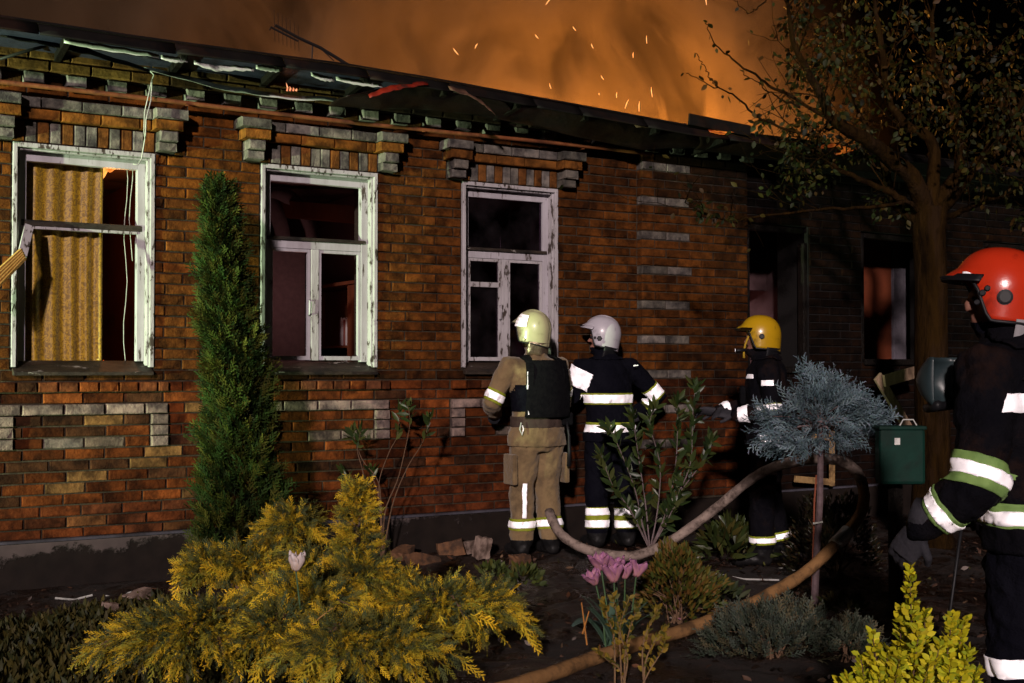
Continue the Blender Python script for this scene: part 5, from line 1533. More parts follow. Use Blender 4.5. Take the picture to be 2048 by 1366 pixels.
# green letter box on a post
bx = at(1800, 912, 7.4)
gb = hold('letter_box', Vector((bx.x, bx.y, 0)), label='dark green metal letter box with wire handle at right', cat='letter box')
gm = surf('green_tin', (0.004, 0.034, 0.024), (0.004, 0.025, 0.018), 6, 0.6, .2, 20, spec=.15, c3=(0.006, 0.014, 0.011), scale3=5, amt3=.6)
mb = MB(); ex = RGT * 0.135; ez = Vector((0, 0, 1)); ey = Vector((FWD.x, FWD.y, 0)).normalized() * 0.06
def obox(mb, c, ex, ey, ez):
    vs = [c + ex * i + ey * j + ez * k for i in (-1, 1) for j in (-1, 1) for k in (-1, 1)]
    mb.add(vs, [(0, 1, 3, 2), (4, 6, 7, 5), (0, 4, 5, 1), (2, 3, 7, 6), (0, 2, 6, 4), (1, 5, 7, 3)])
obox(mb, bx, ex, ey, ez * 0.165); put(mb, 'box', gm, gb, bev=.02)
mb = MB(); obox(mb, bx + Vector((0, 0, .168)), ex * 1.04, ey * 1.15, ez * 0.012); put(mb, 'lid', gm, gb, bev=.008)
mb = MB(); obox(mb, bx - ey * 1.03 + Vector((0, 0, .09)) - RGT * .035, RGT * .016, ey * .05, ez * .02); put(mb, 'emblem', M['flashing'], gb)
mb = MB(); mb.tube([bx + RGT * .0 + ez * .18, bx + RGT * .02 + ez * .215, bx + RGT * .08 + ez * .215, bx + RGT * .10 + ez * .18], .004, 6); put(mb, 'handle', M['flashing'], gb)
mb = MB(); mb.bar(Vector((bx.x, bx.y, -.1)) + ey * 1.6, bx + ey * 1.6, .06, .06, up=(1, 0, 0)); put(mb, 'post', M['char'], gb)
# ------------------------------------------------------------------ people: bodies grown from lofted limbs into one skin
def ellipse_loft(mb, rings, n=14):
    """rings: (center Vector, side Vector*rx, fore Vector*ry)"""
    vs, fs = [], []
    for c, s, f in rings:
        for k in range(n):
            a = 2 * math.pi * k / n
            vs.append(c + s * math.cos(a) + f * math.sin(a))
    for i in range(len(rings) - 1):
        for k in range(n):
            k2 = (k + 1) % n
            fs.append((i * n + k, i * n + k2, (i + 1) * n + k2, (i + 1) * n + k))
    fs.append(tuple(range(n - 1, -1, -1))); fs.append(tuple((len(rings) - 1) * n + k for k in range(n)))
    mb.add(vs, fs)
def limb(mb, pts, rads, n=12):
    """tapered limb with rounded ends"""
    P = [Vector(p) for p in pts]
    d0 = (P[1] - P[0]).normalized(); d1 = (P[-1] - P[-2]).normalized()
    PP = [P[0] - d0 * rads[0] * .75, P[0] - d0 * rads[0] * .4] + P + [P[-1] + d1 * rads[-1] * .4, P[-1] + d1 * rads[-1] * .75]
    RR = [rads[0] * .35, rads[0] * .8] + list(rads) + [rads[-1] * .8, rads[-1] * .35]
    mb.tube(PP, RR, n)
def ball(mb, c, r):
    c = Vector(c)
    rings = []
    for i in range(9):
        t = math.pi * (i + .35) / 8.7
        rings.append((c + Vector((0, 0, -r[2] * math.cos(t))), Vector((r[0] * math.sin(t) + .001, 0, 0)), Vector((0, r[1] * math.sin(t) + .001, 0))))
    ellipse_loft(mb, rings, 14)
def fuse(mb, voxel=0.013, smooth=6, wrinkle=0.0, wsize=0.10):
    me = mb.mesh('raw')
    o = bpy.data.objects.new('raw', me); COL.objects.link(o)
    r_ = o.modifiers.new('r', 'REMESH'); r_.mode = 'VOXEL'; r_.voxel_size = voxel
    s = o.modifiers.new('s', 'SMOOTH'); s.factor = .5; s.iterations = smooth
    if wrinkle:
        tx = bpy.data.textures.new('folds', 'CLOUDS'); tx.noise_scale = wsize; tx.noise_depth = 2
        d = o.modifiers.new('d', 'DISPLACE'); d.texture = tx; d.strength = wrinkle; d.mid_level = .5; d.texture_coords = 'LOCAL'
        tx2 = bpy.data.textures.new('creases', 'CLOUDS'); tx2.noise_scale = .038; tx2.noise_depth = 1
        d2 = o.modifiers.new('d2', 'DISPLACE'); d2.texture = tx2; d2.strength = wrinkle * .55; d2.mid_level = .5; d2.texture_coords = 'LOCAL'
        s2 = o.modifiers.new('s2', 'SMOOTH'); s2.factor = .5; s2.iterations = 1
    dg = bpy.context.evaluated_depsgraph_get()
    out = bpy.data.meshes.new_from_object(o.evaluated_get(dg))
    bpy.data.objects.remove(o); bpy.data.meshes.remove(me)
    out.materials.clear()
    return out
def shell(body, planes, keep, off, name, mat, parent, thick=0.0):
    """cloth laid on the body: cut by planes [(point, normal) ... keeps the side the normal points to], faces filtered by keep(center), moved out by off"""
    b = bmesh.new(); b.from_mesh(body); b.normal_update()
    for co, no in planes:
        bmesh.ops.bisect_plane(b, geom=b.verts[:] + b.edges[:] + b.faces[:], plane_co=Vector(co), plane_no=-Vector(no), clear_outer=True, clear_inner=False)
    if keep is not None:
        bmesh.ops.delete(b, geom=[f for f in b.faces if not keep(f.calc_center_median())], context='FACES')
    b.normal_update()
    for v, n in [(v, v.normal.copy()) for v in b.verts]: v.co += n * off
    me = bpy.data.meshes.new(name); b.to_mesh(me); b.free()
    if len(me.polygons) == 0: return None
    o = link(name, me, mat, smooth=True)
    if thick:
        m = o.modifiers.new('t', 'SOLIDIFY'); m.thickness = thick; m.offset = -1
    o.parent = parent
    return o
def band(body, a, b_, f0, f1, rad, off, name, mat, parent, thick=0.004, tilt=None):
    """a ring of tape round the limb a->b_ between fractions f0..f1"""
    a, b_ = Vector(a), Vector(b_); d = (b_ - a).normalized(); ln = (b_ - a).length
    p0, p1 = a + d * ln * f0, a + d * ln * f1
    nd = d if tilt is None else (d + Vector(tilt)).normalized()
    def keep(c):
        q = c - a; t = q.dot(d)
        return (q - d * t).length < rad and -0.12 < t < ln + 0.12
    return shell(body, [(p0, nd), (p1, -nd)], keep, off, name, mat, parent, thick)
def tape(body, a, b_, f0, f1, rad, parent, lime, silver, trim=0.22, tilt=None):
    s = band(body, a, b_, f0, f1, rad, 0.006, 'reflective_stripe', lime, parent, tilt=tilt)
    w = f1 - f0
    c = band(body, a, b_, f0 + w * trim, f1 - w * trim, rad, 0.0095, 'silver_tape', silver, parent, tilt=tilt)
    return s, c

def silver_mat(name, col=(0.93, 0.92, 0.97)):
    m, nt, b = new_mat(name)
    tc = N(nt, 'ShaderNodeTexCoord'); n = N(nt, 'ShaderNodeTexNoise'); n.inputs['Scale'].default_value = 18; n.inputs['Detail'].default_value = 8
    L(nt, tc.outputs['Object'], n.inputs['Vector'])
    r_ = N(nt, 'ShaderNodeValToRGB'); r_.color_ramp.elements[0].position = .62; r_.color_ramp.elements[0].color = (*col, 1)
    r_.color_ramp.elements[1].position = .74; r_.color_ramp.elements[1].color = (0.28, 0.27, 0.30, 1)
    L(nt, n.outputs['Fac'], r_.inputs[0]); L(nt, r_.outputs[0], b.inputs['Base Color'])
    b.inputs['Roughness'].default_value = 0.62; b.inputs['Metallic'].default_value = 0.55; b.inputs['Specular IOR Level'].default_value = 0.6
    # glass-beaded tape also scatters straight back: a strong sheen-less diffuse coat under the metal look
    df = N(nt, 'ShaderNodeBsdfDiffuse'); L(nt, r_.outputs[0], df.inputs[0])
    ad = N(nt, 'ShaderNodeAddShader'); L(nt, b.outputs[0], ad.inputs[0]); L(nt, df.outputs[0], ad.inputs[1])
    L(nt, ad.outputs[0], nt.nodes['Material Output'].inputs[0])
    return m
SIL = silver_mat('silver_tape')
LIME = surf('lime_tape', (0.30, 0.34, 0.02), (0.22, 0.26, 0.02), 20, .7)
GREENT = surf('green_tape', (0.22, 0.36, 0.10), (0.16, 0.28, 0.08), 20, .7)
TAN = surf('tan_cloth', (0.25, 0.17, 0.085), (0.19, 0.125, 0.06), 6, .9, .6, 24, c3=(0.07, 0.045, 0.024), scale3=4, amt3=.6, sheen=.2, bdist=.02)
NAVY = surf('navy_cloth', (0.0028, 0.0028, 0.0065), (0.0055, 0.0055, 0.010), 6, .9, .8, 20, spec=.08, bdist=.03)
DARKN = surf('dark_cloth', (0.003, 0.003, 0.0055), (0.007, 0.006, 0.008), 6, .9, .8, 20, spec=.08, c3=(0.030, 0.012, 0.006), scale3=3, amt3=.5, bdist=.03)
VEST = surf('vest_cloth', (0.0035, 0.0035, 0.005), (0.007, 0.007, 0.008), 30, .9, .5, 60, spec=.08)
BELT = surf('belt_cloth', (0.07, 0.045, 0.035), (0.045, 0.03, 0.024), 10, .85, .4, 40)
SKIN = surf('skin', (0.30, 0.14, 0.10), (0.25, 0.11, 0.08), 10, .55)
GLOVE = surf('glove_leather', (0.020, 0.020, 0.026), (0.036, 0.034, 0.042), 14, .75, .5, 40)
BOOT = surf('boot_rubber', (0.006, 0.006, 0.007), (0.012, 0.011, 0.011), 14, .5, .3, 40)
RUBBER = surf('rubber', (0.008, 0.008, 0.010), None, 10, .5)
def gloss(name, col, rough=.25, c3=None):
    return surf(name, col, tuple(c * .85 for c in col), 4, rough, .08, 30, spec=.5, coat=.35, c3=c3, scale3=9, amt3=.75, thr3=(.56, .68))

def make_helmet(root, cen, yaw, tilt, mat, style, size=1.0, head_parts=True):
    """jet-type fire helmet; local y forward, z up; cen is the middle of the skull"""
    h = bpy.data.objects.new('helmet', None); COL.objects.link(h); h.empty_display_size = .05
    h.location = cen; h.rotation_euler = (tilt, 0, yaw); h.parent = root
    RX, RY, RZ = 0.128 * size, 0.152 * size, 0.150 * size
    def rim(a):     # a: 0 front .. pi back
        a = abs(a)
        t = min(1, max(0, (a - 0.85) / 0.55)); t = t * t * (3 - 2 * t)
        low = -0.098 - 0.02 * max(0, (a - 2.0))
        return (0.035 * (1 - t) + low * t) * size
    na, nz = 56, 16
    def fn(u, v):
        a = (u * 2 - 1) * math.pi
        zr = rim(a)
        z = RZ + (zr - RZ) * (1 - (1 - v) ** 1.8) if False else RZ * math.cos(v * math.acos(max(-.95, zr / RZ)))
        k = z / RZ
        r_ = math.sqrt(max(0, 1 - k * k)) if k > 0 else 1.0 + 0.05 * k
        if k > 0: r_ = r_ ** 0.82
        back = 1.0 + 0.05 * max(0, -math.cos(a)) * max(0, -k)
        x = math.sin(a) * RX * r_; y = math.cos(a) * RY * r_ * back
        if abs(a) < 1.0 and v > .8: y += 0.035 * size * (v - .8) / .2 * math.cos(a * 1.5); 
        return (x, y, z)
    mb = MB(); mb.grid(fn, na, nz, thick=-0.006)
    sh = mb.build('shell', mat, h, True)
    # raised crest
    mb = MB()
    def cr(u, v):
        t = -0.2 + u * 2.5
        q = (v - .5) * 2
        rr = 1.0 + 0.06 * (1 - q ** 4)
        return (q * 0.020 * size, math.cos(t) * RY * rr * .985, math.sin(t) * RZ * rr * .985) if True else None
    mb.grid(lambda u, v: cr(0.28 + u * .72, v), 22, 6, thick=-.004)
    if style in ('tan', 'white'): mb.build('crest', mat, h, True)
    # dark rim
    mb = MB()
    mb.tube([Vector(fn(i / 60, 1.0)) for i in range(61)], 0.006 * size, 6)
    mb.build('rim', RUBBER, h, True)
    # hinge discs
    for s in (-1, 1):
        for (yy, zz, r_) in ({'red': [(-.005, -.02, .026), (.052, .005, .010), (.066, -.012, .011), (.080, -.045, .010)], 'yellow': [(-.005, -.01, .020)], 'white': [(0.005, -.035, .021), (.042, -.036, .010)], 'tan': [(-.01, -.075, .014)]}[style]):
            mb = MB(); p = Vector((s * RX * 1.0 * math.sqrt(max(0, 1 - (yy / RY) ** 2)), yy, zz))
            n_ = Vector((s, 0.5 * yy / RY, 0)).normalized()
            nn = 6 if (style == 'white' and r_ > .015) else 14
            mb.tube([p - n_ * .006, p + n_ * .006, p + n_ * .008], [r_, r_, r_ * .7], nn)
            mb.build('hinge', RUBBER if style != 'tan' else mat, h)
    if style == 'red':
        for s in (-1, 1):
            for (a0, a1, z) in ((0.62, 0.98, .052), (2.2, 2.6, .018)):
                mb = MB()
                def pt_(u, v, s=s, a0=a0, a1=a1, z=z):
                    a = s * (a0 + u * (a1 - a0)); zz = (z - .017 * (u if a0 < 1 else 0) + (v - .5) * .026 * math.sin(math.pi * min(.94, max(.06, u))) ** .4)
                    k = zz / RZ; r_ = math.sqrt(max(0, 1 - k * k)) ** .82 * 1.075
                    return (math.sin(a) * RX * r_, math.cos(a) * RY * r_, zz)
                mb.grid(pt_, 12, 3, thick=-.001); mb.build('reflective_patch', SIL, h, True)
    if style == 'tan':
        for k in range(4):
            mb = MB()
            def pt_(u, v, k=k):
                a = -(0.95 + u * 0.75); zz = 0.015 + k * 0.026 + v * .021 + (u) * (0.004 * (1.5 - k))
                kk = zz / RZ; r_ = math.sqrt(max(0, 1 - kk * kk)) ** .82 * 1.075
                return (-math.sin(a) * -RX * r_ * 1.0, math.cos(a) * RY * r_, zz)
            mb.grid(pt_, 8, 2, thick=-.002); mb.build('reflective_facet', SIL, h)
    # peak / visor
    if style in ('red', 'white', 'yellow'):
        mb = MB()
        def vz(u, v):
            a = (u * 2 - 1) * 1.15
            return (math.sin(a) * RX * (1.02 + .10 * v), math.cos(a) * RY * 1.02 + .030 * v * math.cos(a), 0.04 * size - .024 * v + .006)
        mb.grid(vz, 18, 4, thick=.005)
        mb.build('visor', {'red': RUBBER, 'white': mat, 'yellow': gloss('smoked_visor', (.02, .012, .004), .1)}[style], h, True)
    # neck curtain
    mb = MB()
    def nk(u, v):
        a = (0.30 + 0.40 * u + .0) * 2 * math.pi
        r_ = 1.0 - .16 * v + .05 * math.sin(u * 21) * v
        return (math.sin(a) * RX * r_ * .98, math.cos(a) * RY * r_ * .98, (-.085 - .10 * v) * size)
    mb.grid(nk, 22, 5, thick=.004)
    mb.build('neck_curtain', {'tan': surf('silver_curtain', (.45, .36, .26), (.25, .17, .12), 14, .3, .8, 30, metallic=.8), 'red': surf('grey_band', (.30, .29, .31), None, 8, .7)}.get(style, RUBBER), h, True)
    return h

def make_glove(root, wrist, d, palm_n, curl=0.9, name='glove', thumb_side=1, s=1.0, mat=None):
    """gloved hand: palm, four unequal fingers with two bends, thumb off the side of the palm"""
    d = Vector(d).normalized(); n = Vector(palm_n); n = (n - d * n.dot(d)).normalized(); sd = d.cross(n) * thumb_side
    w = Vector(wrist)
    mb = MB()
    rings = []
    for f, rx, ry in ((-.02, .036, .030), (.02, .042, .027), (.06, .048, .024), (.10, .046, .020)):
        rings.append((w + d * f * s, sd * rx * s, n * ry * s))
    ellipse_loft(mb, rings, 12)
    for k, (off, ln) in enumerate(((.034, .072), (.012, .082), (-.012, .076), (-.034, .060))):
        p = w + d * .098 * s + sd * off * s; v = d.copy(); pts = [p - d * .02 * s, p]
        for j, fr in enumerate((.45, .32, .26)):
            v = (v + n * curl * (0.45 + .35 * j) * (1 + .06 * k)).normalized()
            pts.append(pts[-1] + v * ln * fr * s)
        limb(mb, pts, [.0125 * s, .0125 * s, .0115 * s, .0105 * s, .0095 * s], 8)
    p = w + d * .035 * s + sd * .040 * s
    v1 = (d * .7 + sd * .75 + n * .25).normalized(); v2 = (d * .85 + sd * .15 + n * .55).normalized()
    limb(mb, [p - v1 * .02, p, p + v1 * .036 * s, p + v1 * .036 * s + v2 * .032 * s], [.015 * s, .015 * s, .0135 * s, .011 * s], 8)
    me = fuse(mb, 0.0048, 2)
    o = link(name, me, mat or GLOVE, root, True)
    mb = MB(); ellipse_loft(mb, [(w - d * .075 * s, sd * .058 * s, n * .050 * s), (w - d * .02 * s, sd * .050 * s, n * .043 * s), (w + d * .0 * s, sd * .045 * s, n * .036 * s)], 14)
    mb.build('cuff', mat or GLOVE, o, True)
    return o

def person(name, label, pos, yaw, J, cloth, trouser=None, hood=NAVY, face=True, wrinkle=.024, bulk=1.0, headyaw=0.0, scale=1.0):
    """local: x right, y forward, z up. J overrides joint positions."""
    root = empty(name, pos, yaw, label=label, cat='person')
    root.scale = (scale,) * 3
    K = dict(hipL=(-.10, 0, .92), kneeL=(-.115, .03, .50), ankL=(-.12, .0, .11), toeL=(-.135, .19, .04),
             hipR=(.10, 0, .92), kneeR=(.115, .03, .50), ankR=(.12, .0, .11), toeR=(.135, .19, .04),
             shL=(-.205, 0, 1.42), elL=(-.27, -.03, 1.14), wrL=(-.22, .18, 1.0),
             shR=(.205, 0, 1.42), elR=(.27, -.03, 1.14), wrR=(.22, .18, 1.0), head=(0, .02, 1.66), lean=(0, 0))
    K.update(J)
    V = {k: Vector(v) if len(v) == 3 else v for k, v in K.items()}
    mb = MB()
    lx, ly = V['lean']
    tor = [(.80, .150, .125, 0, .0), (.88, .185, .150, 0, .1), (.98, .190, .150, 0, .25), (1.08, .183, .142, 0, .4), (1.20, .195, .150, .0, .6), (1.32, .212, .155, 0, .8), (1.41, .205, .140, 0, .92), (1.47, .150, .110, 0, 1), (1.52, .085, .082, .005, 1.05), (1.58, .062, .068, .012, 1.1)]
    ellipse_loft(mb, [(Vector((lx * f, y + ly * f, z)), Vector((rx * bulk, 0, 0)), Vector((0, ry * bulk, 0))) for z, rx, ry, y, f in tor], 20)
    hd = V['head']
    ball(mb, hd, (.076, .096, .118))
    R2 = Matrix.Rotation(headyaw, 3, 'Z')
    def H(x, y, z): return hd + R2 @ Vector((x, y, z))
    ball(mb, H(0, .045, -.075), (.048, .050, .05)); limb(mb, [H(0, .088, .008), H(0, .108, -.022)], [.012, .016], 8)
    limb(mb, [H(-.022, .088, -.066), H(.022, .088, -.066)], [.011, .011], 8)
    for s in (-1, 1): limb(mb, [H(s * .076, -.005, .02), H(s * .078, -.005, -.03)], [.014, .011], 8); limb(mb, [H(s * .05, .082, .030), H(s * .018, .094, .028)], [.011, .010], 8)
    for s in 'LR':
        sg = -1 if s == 'L' else 1
        hip, kn, an, toe = V['hip' + s], V['knee' + s], V['ank' + s], V['toe' + s]
        limb(mb, [hip, hip.lerp(kn, .35), kn, kn.lerp(an, .35), kn.lerp(an, .85), an], [.118 * bulk, .112 * bulk, .090 * bulk, .091 * bulk, .088 * bulk, .080], 14)
        limb(mb, [an + Vector((0, -.03, -.035)), an.lerp(toe, .45) + Vector((0, 0, -.015)), toe], [.058, .052, .046], 12)
        sh, el, wr = V['sh' + s], V['el' + s], V['wr' + s]
        sh = sh + Vector((lx, ly, 0))
        limb(mb, [Vector((lx + sg * .09, ly, 1.425)), sh, sh.lerp(el, .45), el, el.lerp(wr, .4), wr], [.085, .087 * bulk, .076 * bulk, .068 * bulk, .066 * bulk, .050], 14)
    me = fuse(mb, 0.0125, 5, wrinkle, .085)
    for m_ in (cloth, trouser or cloth, hood, SKIN, BOOT): me.materials.append(m_)
    idx = []
    zan = {s: V['ank' + s].z for s in 'LR'}
    Ri = Matrix.Rotation(-headyaw, 3, 'Z')
    for p in me.polygons:
        c = p.center
        i = 0 if c.z > 0.86 else 1
        for s in 'LR':
            if c.z < .86 and (c.xy - V['wr' + s].xy).length < .16 and c.z > V['wr' + s].z - .1 and V['wr' + s].z < 1.0: i = 0
        if c.z > 1.545:
            q = Ri @ (c - hd)
            i = 3 if (q.y > .045 and q.z > -.07 and abs(q.x) < .062) else 2
        if c.z < 0.13: i = 4
        idx.append(i)
    me.polygons.foreach_set('material_index', idx)
    body = link('body', me, None, root, True)
    return root, me, V

def eyes(root, hd, headyaw):
    R2 = Matrix.Rotation(headyaw, 3, 'Z')
    for s in (-1, 1):
        mb = MB(); ball(mb, Vector(hd) + R2 @ Vector((s * .031, .084, .008)), (.011, .009, .008)); mb.build('eye', RUBBER, root, True)

FACE = lambda d: math.atan2(-d.x, d.y)       # yaw that turns local +y to d
fwdh = Vector((FWD.x, FWD.y, 0)).normalized()
def turned(deg): # facing: degrees to the left of straight away from the camera
    return Matrix.Rotation(R(deg), 3, 'Z') @ fwdh

# --- tan suited person at the third window, back to the camera
pos = at_g(1074, 1112); pos.z = 0.0
rt, bd, V = person('person', 'person in tan suit and pale green helmet with black back plate at the window', pos, FACE(turned(28)),
    dict(shL=(-.225, .02, 1.44), elL=(-.36, .06, 1.16), wrL=(-.20, .30, 1.06), shR=(.215, .02, 1.44), elR=(.27, .06, 1.16), wrR=(.12, .32, 1.08), head=(-.01, .05, 1.685),
         ankL=(-.115, .03, .10), ankR=(.115, -.02, .10), kneeR=(.105, .03, .5), lean=(0.0, .02)), TAN, TAN, TAN, headyaw=R(25), bulk=1.04)
make_helmet(rt, V['head'] + Vector((0, .0, .035)), R(30), R(8), gloss('pale_helmet', (0.50, 0.47, 0.27), .35, c3=(.16, .13, .07)), 'tan', 1.0)
make_glove(rt, V['wrL'], (.5, .7, .1), (1, -.2, -.3), 1.0, thumb_side=1); make_glove(rt, V['wrR'], (-.4, .8, .1), (-1, 0, -.3), 1.0, thumb_side=-1)
for s, z in (('L', .24), ('R', .24)):
    tape(bd, V['knee' + s], V['ank' + s], .52, .74, .13, rt, LIME, SIL)
tape(bd, V['shL'], V['elL'], .66, .96, .12, rt, LIME, SIL)
tape(bd, V['shR'], V['elR'], .60, .90, .12, rt, LIME, SIL)
tape(bd, Vector((0, 0, .90)), Vector((0, 0, 1.0)), .15, 1.05, .27, rt, LIME, SIL, .2, (.25, 0, 0))
for s in (-1,):       # stripe down the calf
    shell(bd, [((0, 0, .30), (0, 0, 1)), ((0, 0, .56), (0, 0, -1)), ((-.155, 0, 0), (1, 0, 0)), ((-.125, 0, 0), (-1, 0, 0))], lambda c: c.y < -.02, .005, 'calf_stripe', SIL, rt, .003)
band(bd, Vector((0, .02, 1.10)), Vector((0, .02, 1.30)), 0, 1.0, .21, .004, 'dark_side_panel', NAVY, rt)
# back plate, straps, belt
mb = MB()
def vp(u, v):
    x = (u - .5) * .36 * (1 - .10 * v) ; z = 1.06 + v * .42
    return (x + .01, -.165 - .03 * math.sin(math.pi * v) + .05 * (2 * (u - .5)) ** 2 + .02 * v, z)
mb.grid(vp, 12, 14, thick=.035); o = mb.build('back_plate', VEST, rt, True); bevel_obj(o, .008)
for z in (1.12, 1.19, 1.26, 1.33, 1.40):
    mb = MB(); mb.grid(lambda u, v, z=z: (lambda p: (p[0] * .94, p[1] - .008, p[2]))(vp(.05 + .9 * u, (z - 1.06) / .42 + v * .05)), 10, 1, thick=.004); mb.build('webbing', VEST, o)
for s in (-1, 1):
    mb = MB()
    pts = [(s * .155, -.17, 1.30), (s * .15, -.165, 1.42), (s * .13, -.09, 1.50), (s * .12, .04, 1.50), (s * .13, .15, 1.40)]
    C_ = curve_pts(pts, 16)
    for a, b2 in zip(C_[:-1], C_[1:]): mb.bar(Vector(a), Vector(b2), .055, .014, up=(s * .3, -.6, .6))
    mb.build('shoulder_strap', VEST, rt)
mb = MB(); mb.box(-.175, -.150, -.170, -.160, 1.27, 1.40); mb.box(-.165, -.145, -.165, -.155, 1.08, 1.14); mb.build('side_reflector', SIL, rt)
band(bd, Vector((0, 0, .98)), Vector((0, 0, 1.06)), 0, 1, .27, .014, 'belt', BELT, rt, .008)
mb = MB(); mb.tube([(.19, -.12, 1.02), (.205, -.13, .92), (.21, -.13, .80), (.205, -.13, .68)], [.012, .010, .016, .017], 8); mb.build('tool', RUBBER, rt, True)
mb = MB(); mb.box(.15, .25, -.13, .02, .99, 1.09); bevel_obj(mb.build('pouch', VEST, rt), .015)
mb = MB(); mb.box(-.245, -.205, -.08, .09, .55, .78); bevel_obj(mb.build('cargo_pocket', TAN, rt), .012)
mb = MB(); mb.box(.205, .245, -.08, .09, .55, .78); bevel_obj(mb.build('cargo_pocket', TAN, rt), .012)
mb = MB(); mb.tube([(-.20, -.12, 1.02), (-.215, -.125, .97), (-.20, -.13, .93), (-.185, -.125, .97), (-.19, -.12, 1.0)], .006, 6); mb.build('carabiner', M['flashing'], rt)
shell(bd, [((0, 0, .84), (0, 0, 1)), ((0, 0, .98), (0, 0, -1))], lambda c: abs(c.x) < .28, .014, 'jacket_hem', TAN, rt, .008)

# --- navy suited person with white helmet
pos = at_g(1222, 1096); pos.z = 0
rt, bd, V = person('person', 'person in navy suit and white helmet standing by the wall, hand on hip', pos, FACE(turned(22)),
    dict(elL=(-.30, .10, 1.20), shL=(-.215, .03, 1.43), wrL=(-.16, .34, 1.30), shR=(.215, .0, 1.43), elR=(.42, -.02, 1.19), wrR=(.22, .12, 1.02), head=(-.05, .05, 1.665), lean=(-.03, .02), ankR=(.13, -.03, .1), kneeR=(.12, .0, .5)), NAVY, NAVY, NAVY, headyaw=R(58))
make_helmet(rt, V['head'] + Vector((0, 0, .03)), R(60), R(12), gloss('white_helmet', (.50, .47, .53), .35, c3=(.14, .13, .14)), 'white')
eyes(rt, V['head'], R(58))
make_glove(rt, V['wrL'], (.2, .9, .2), (1, 0, -.2), .8); make_glove(rt, V['wrR'], (-.6, .3, -.3), (-.3, -1, 0), .5, thumb_side=-1)
tape(bd, Vector((0, 0, 1.14)), Vector((0, 0, 1.24)), 0, .9, .25, rt, LIME, SIL, .14)
tape(bd, Vector((0, 0, .90)), Vector((0, 0, 1.0)), 0, 1.0, .26, rt, LIME, SIL, .2)
tape(bd, V['shR'], V['elR'], .62, .98, .12, rt, LIME, SIL, .12); tape(bd, V['elR'], V['wrR'], .12, .42, .11, rt, LIME, SIL, .12)
band(bd, V['shL'], V['elL'], .05, .62, .12, .008, 'arm_reflector', SIL, rt)
for s in 'LR':
    for f in (.46, .70): band(bd, V['knee' + s], V['ank' + s], f, f + .14, .13, .008, 'silver_tape', SIL, rt)
    band(bd, V['knee' + s], V['ank' + s], .44, .86, .13, .005, 'lime_cuff', LIME, rt)
shell(bd, [((0, 0, .85), (0, 0, 1)), ((0, 0, .92), (0, 0, -1))], lambda c: abs(c.x) < .27, .014, 'jacket_hem', NAVY, rt, .008)
band(bd, Vector((-.03, .02, 1.49)), Vector((-.03, .02, 1.56)), 0, 1, .13, .012, 'collar', NAVY, rt, .006)
for (x, y, z) in ((.13, -.135, 1.44),):
    mb = MB()
    for k in range(5): mb.box(x + k * .010, x + k * .010 + .006, y - .012, y - .006, z + .002 * k, z + .010 + .004 * (k % 2))
    mb.build('shoulder_marks', SIL, rt)

# --- person with yellow helmet, facing left
pos = at_g(1535, 1128); pos.z = 0
rt, bd, V = person('person', 'person in black suit and yellow helmet facing left beside the blue juniper', pos, FACE(turned(82)),
    dict(shL=(-.205, 0, 1.40), elL=(-.27, -.03, 1.12), wrL=(-.20, .24, 1.09), elR=(.26, .10, 1.14), wrR=(.16, .36, 1.10), head=(0, .05, 1.635), kneeL=(-.12, .05, .49), ankL=(-.12, .04, .1), ankR=(.12, -.10, .1), kneeR=(.11, -.02, .5), toeL=(-.13, .22, .04), toeR=(.13, .08, .04)), DARKN, DARKN, NAVY)
make_helmet(rt, V['head'] + Vector((0, -.005, .03)), 0, R(4), gloss('yellow_helmet', (.52, .30, .008), .28, c3=(.08, .05, .01)), 'yellow')
eyes(rt, V['head'], 0)
make_glove(rt, V['wrL'], (.1, 1, .15), (.6, 0, -.8), .9); make_glove(rt, V['wrR'], (-.1, 1, .1), (-.6, 0, -.8), .9, thumb_side=-1)
band(bd, V['elL'], V['wrL'], .62, .88, .11, .008, 'silver_tape', SIL, rt)
band(bd, V['elR'], V['wrR'], .66, .84, .11, .008, 'silver_tape', SIL, rt)
tape(bd, V['shL'], V['elL'], .84, 1.02, .12, rt, LIME, SIL, .12)
shell(bd, [((0, -.01, 1.30), (0, 0, 1)), ((0, 0, 1.34), (0, 0, -1)), ((0, -.03, 0), (0, 1, 0)), ((0, .05, 0), (0, -1, 0))], lambda c: c.x < -.2, .008, 'sleeve_patch', SIL, rt, .003)
shell(bd, [((0, 0, .885), (0, 0, 1)), ((0, 0, .945), (0, 0, -1)), ((0, -.10, 0), (0, 1, 0)), ((0, .06, 0), (0, -1, 0))], lambda c: c.x < -.1, .008, 'hip_patch', SIL, rt, .003)
shell(bd, [((0, 0, 1.35), (0, 0, 1)), ((0, 0, 1.38), (0, 0, -1)), ((0, .10, 0), (0, 1, 0))], lambda c: c.x < -.06, .008, 'chest_patch', SIL, rt, .003)
for s in 'LR': tape(bd, V['knee' + s], V['ank' + s], .68, .84, .13, rt, LIME, SIL)
mb = MB(); mb.tube([(-.06, .13, 1.66), (-.055, .155, 1.60), (-.05, .165, 1.54), (-.05, .165, 1.50)], [.008, .008, .008, .010], 7); mb.build('mask_hose', surf('yellow_strap', (.42, .26, .02)), rt, True)
mb = MB(); mb.tube([(-.06, .15, 1.56), (-.065, .21, 1.555), (-.065, .225, 1.555)], [.012, .014, .014], 8); mb.build('torch', RUBBER, rt, True)
mb = MB(); mb.tube([(-.065, .226, 1.555), (-.065, .229, 1.555)], .012, 10); mb.build('torch_lens', SIL, rt)
shell(bd, [((0, 0, .84), (0, 0, 1)), ((0, 0, .90), (0, 0, -1))], lambda c: abs(c.x) < .26, .014, 'jacket_hem', DARKN, rt, .008)
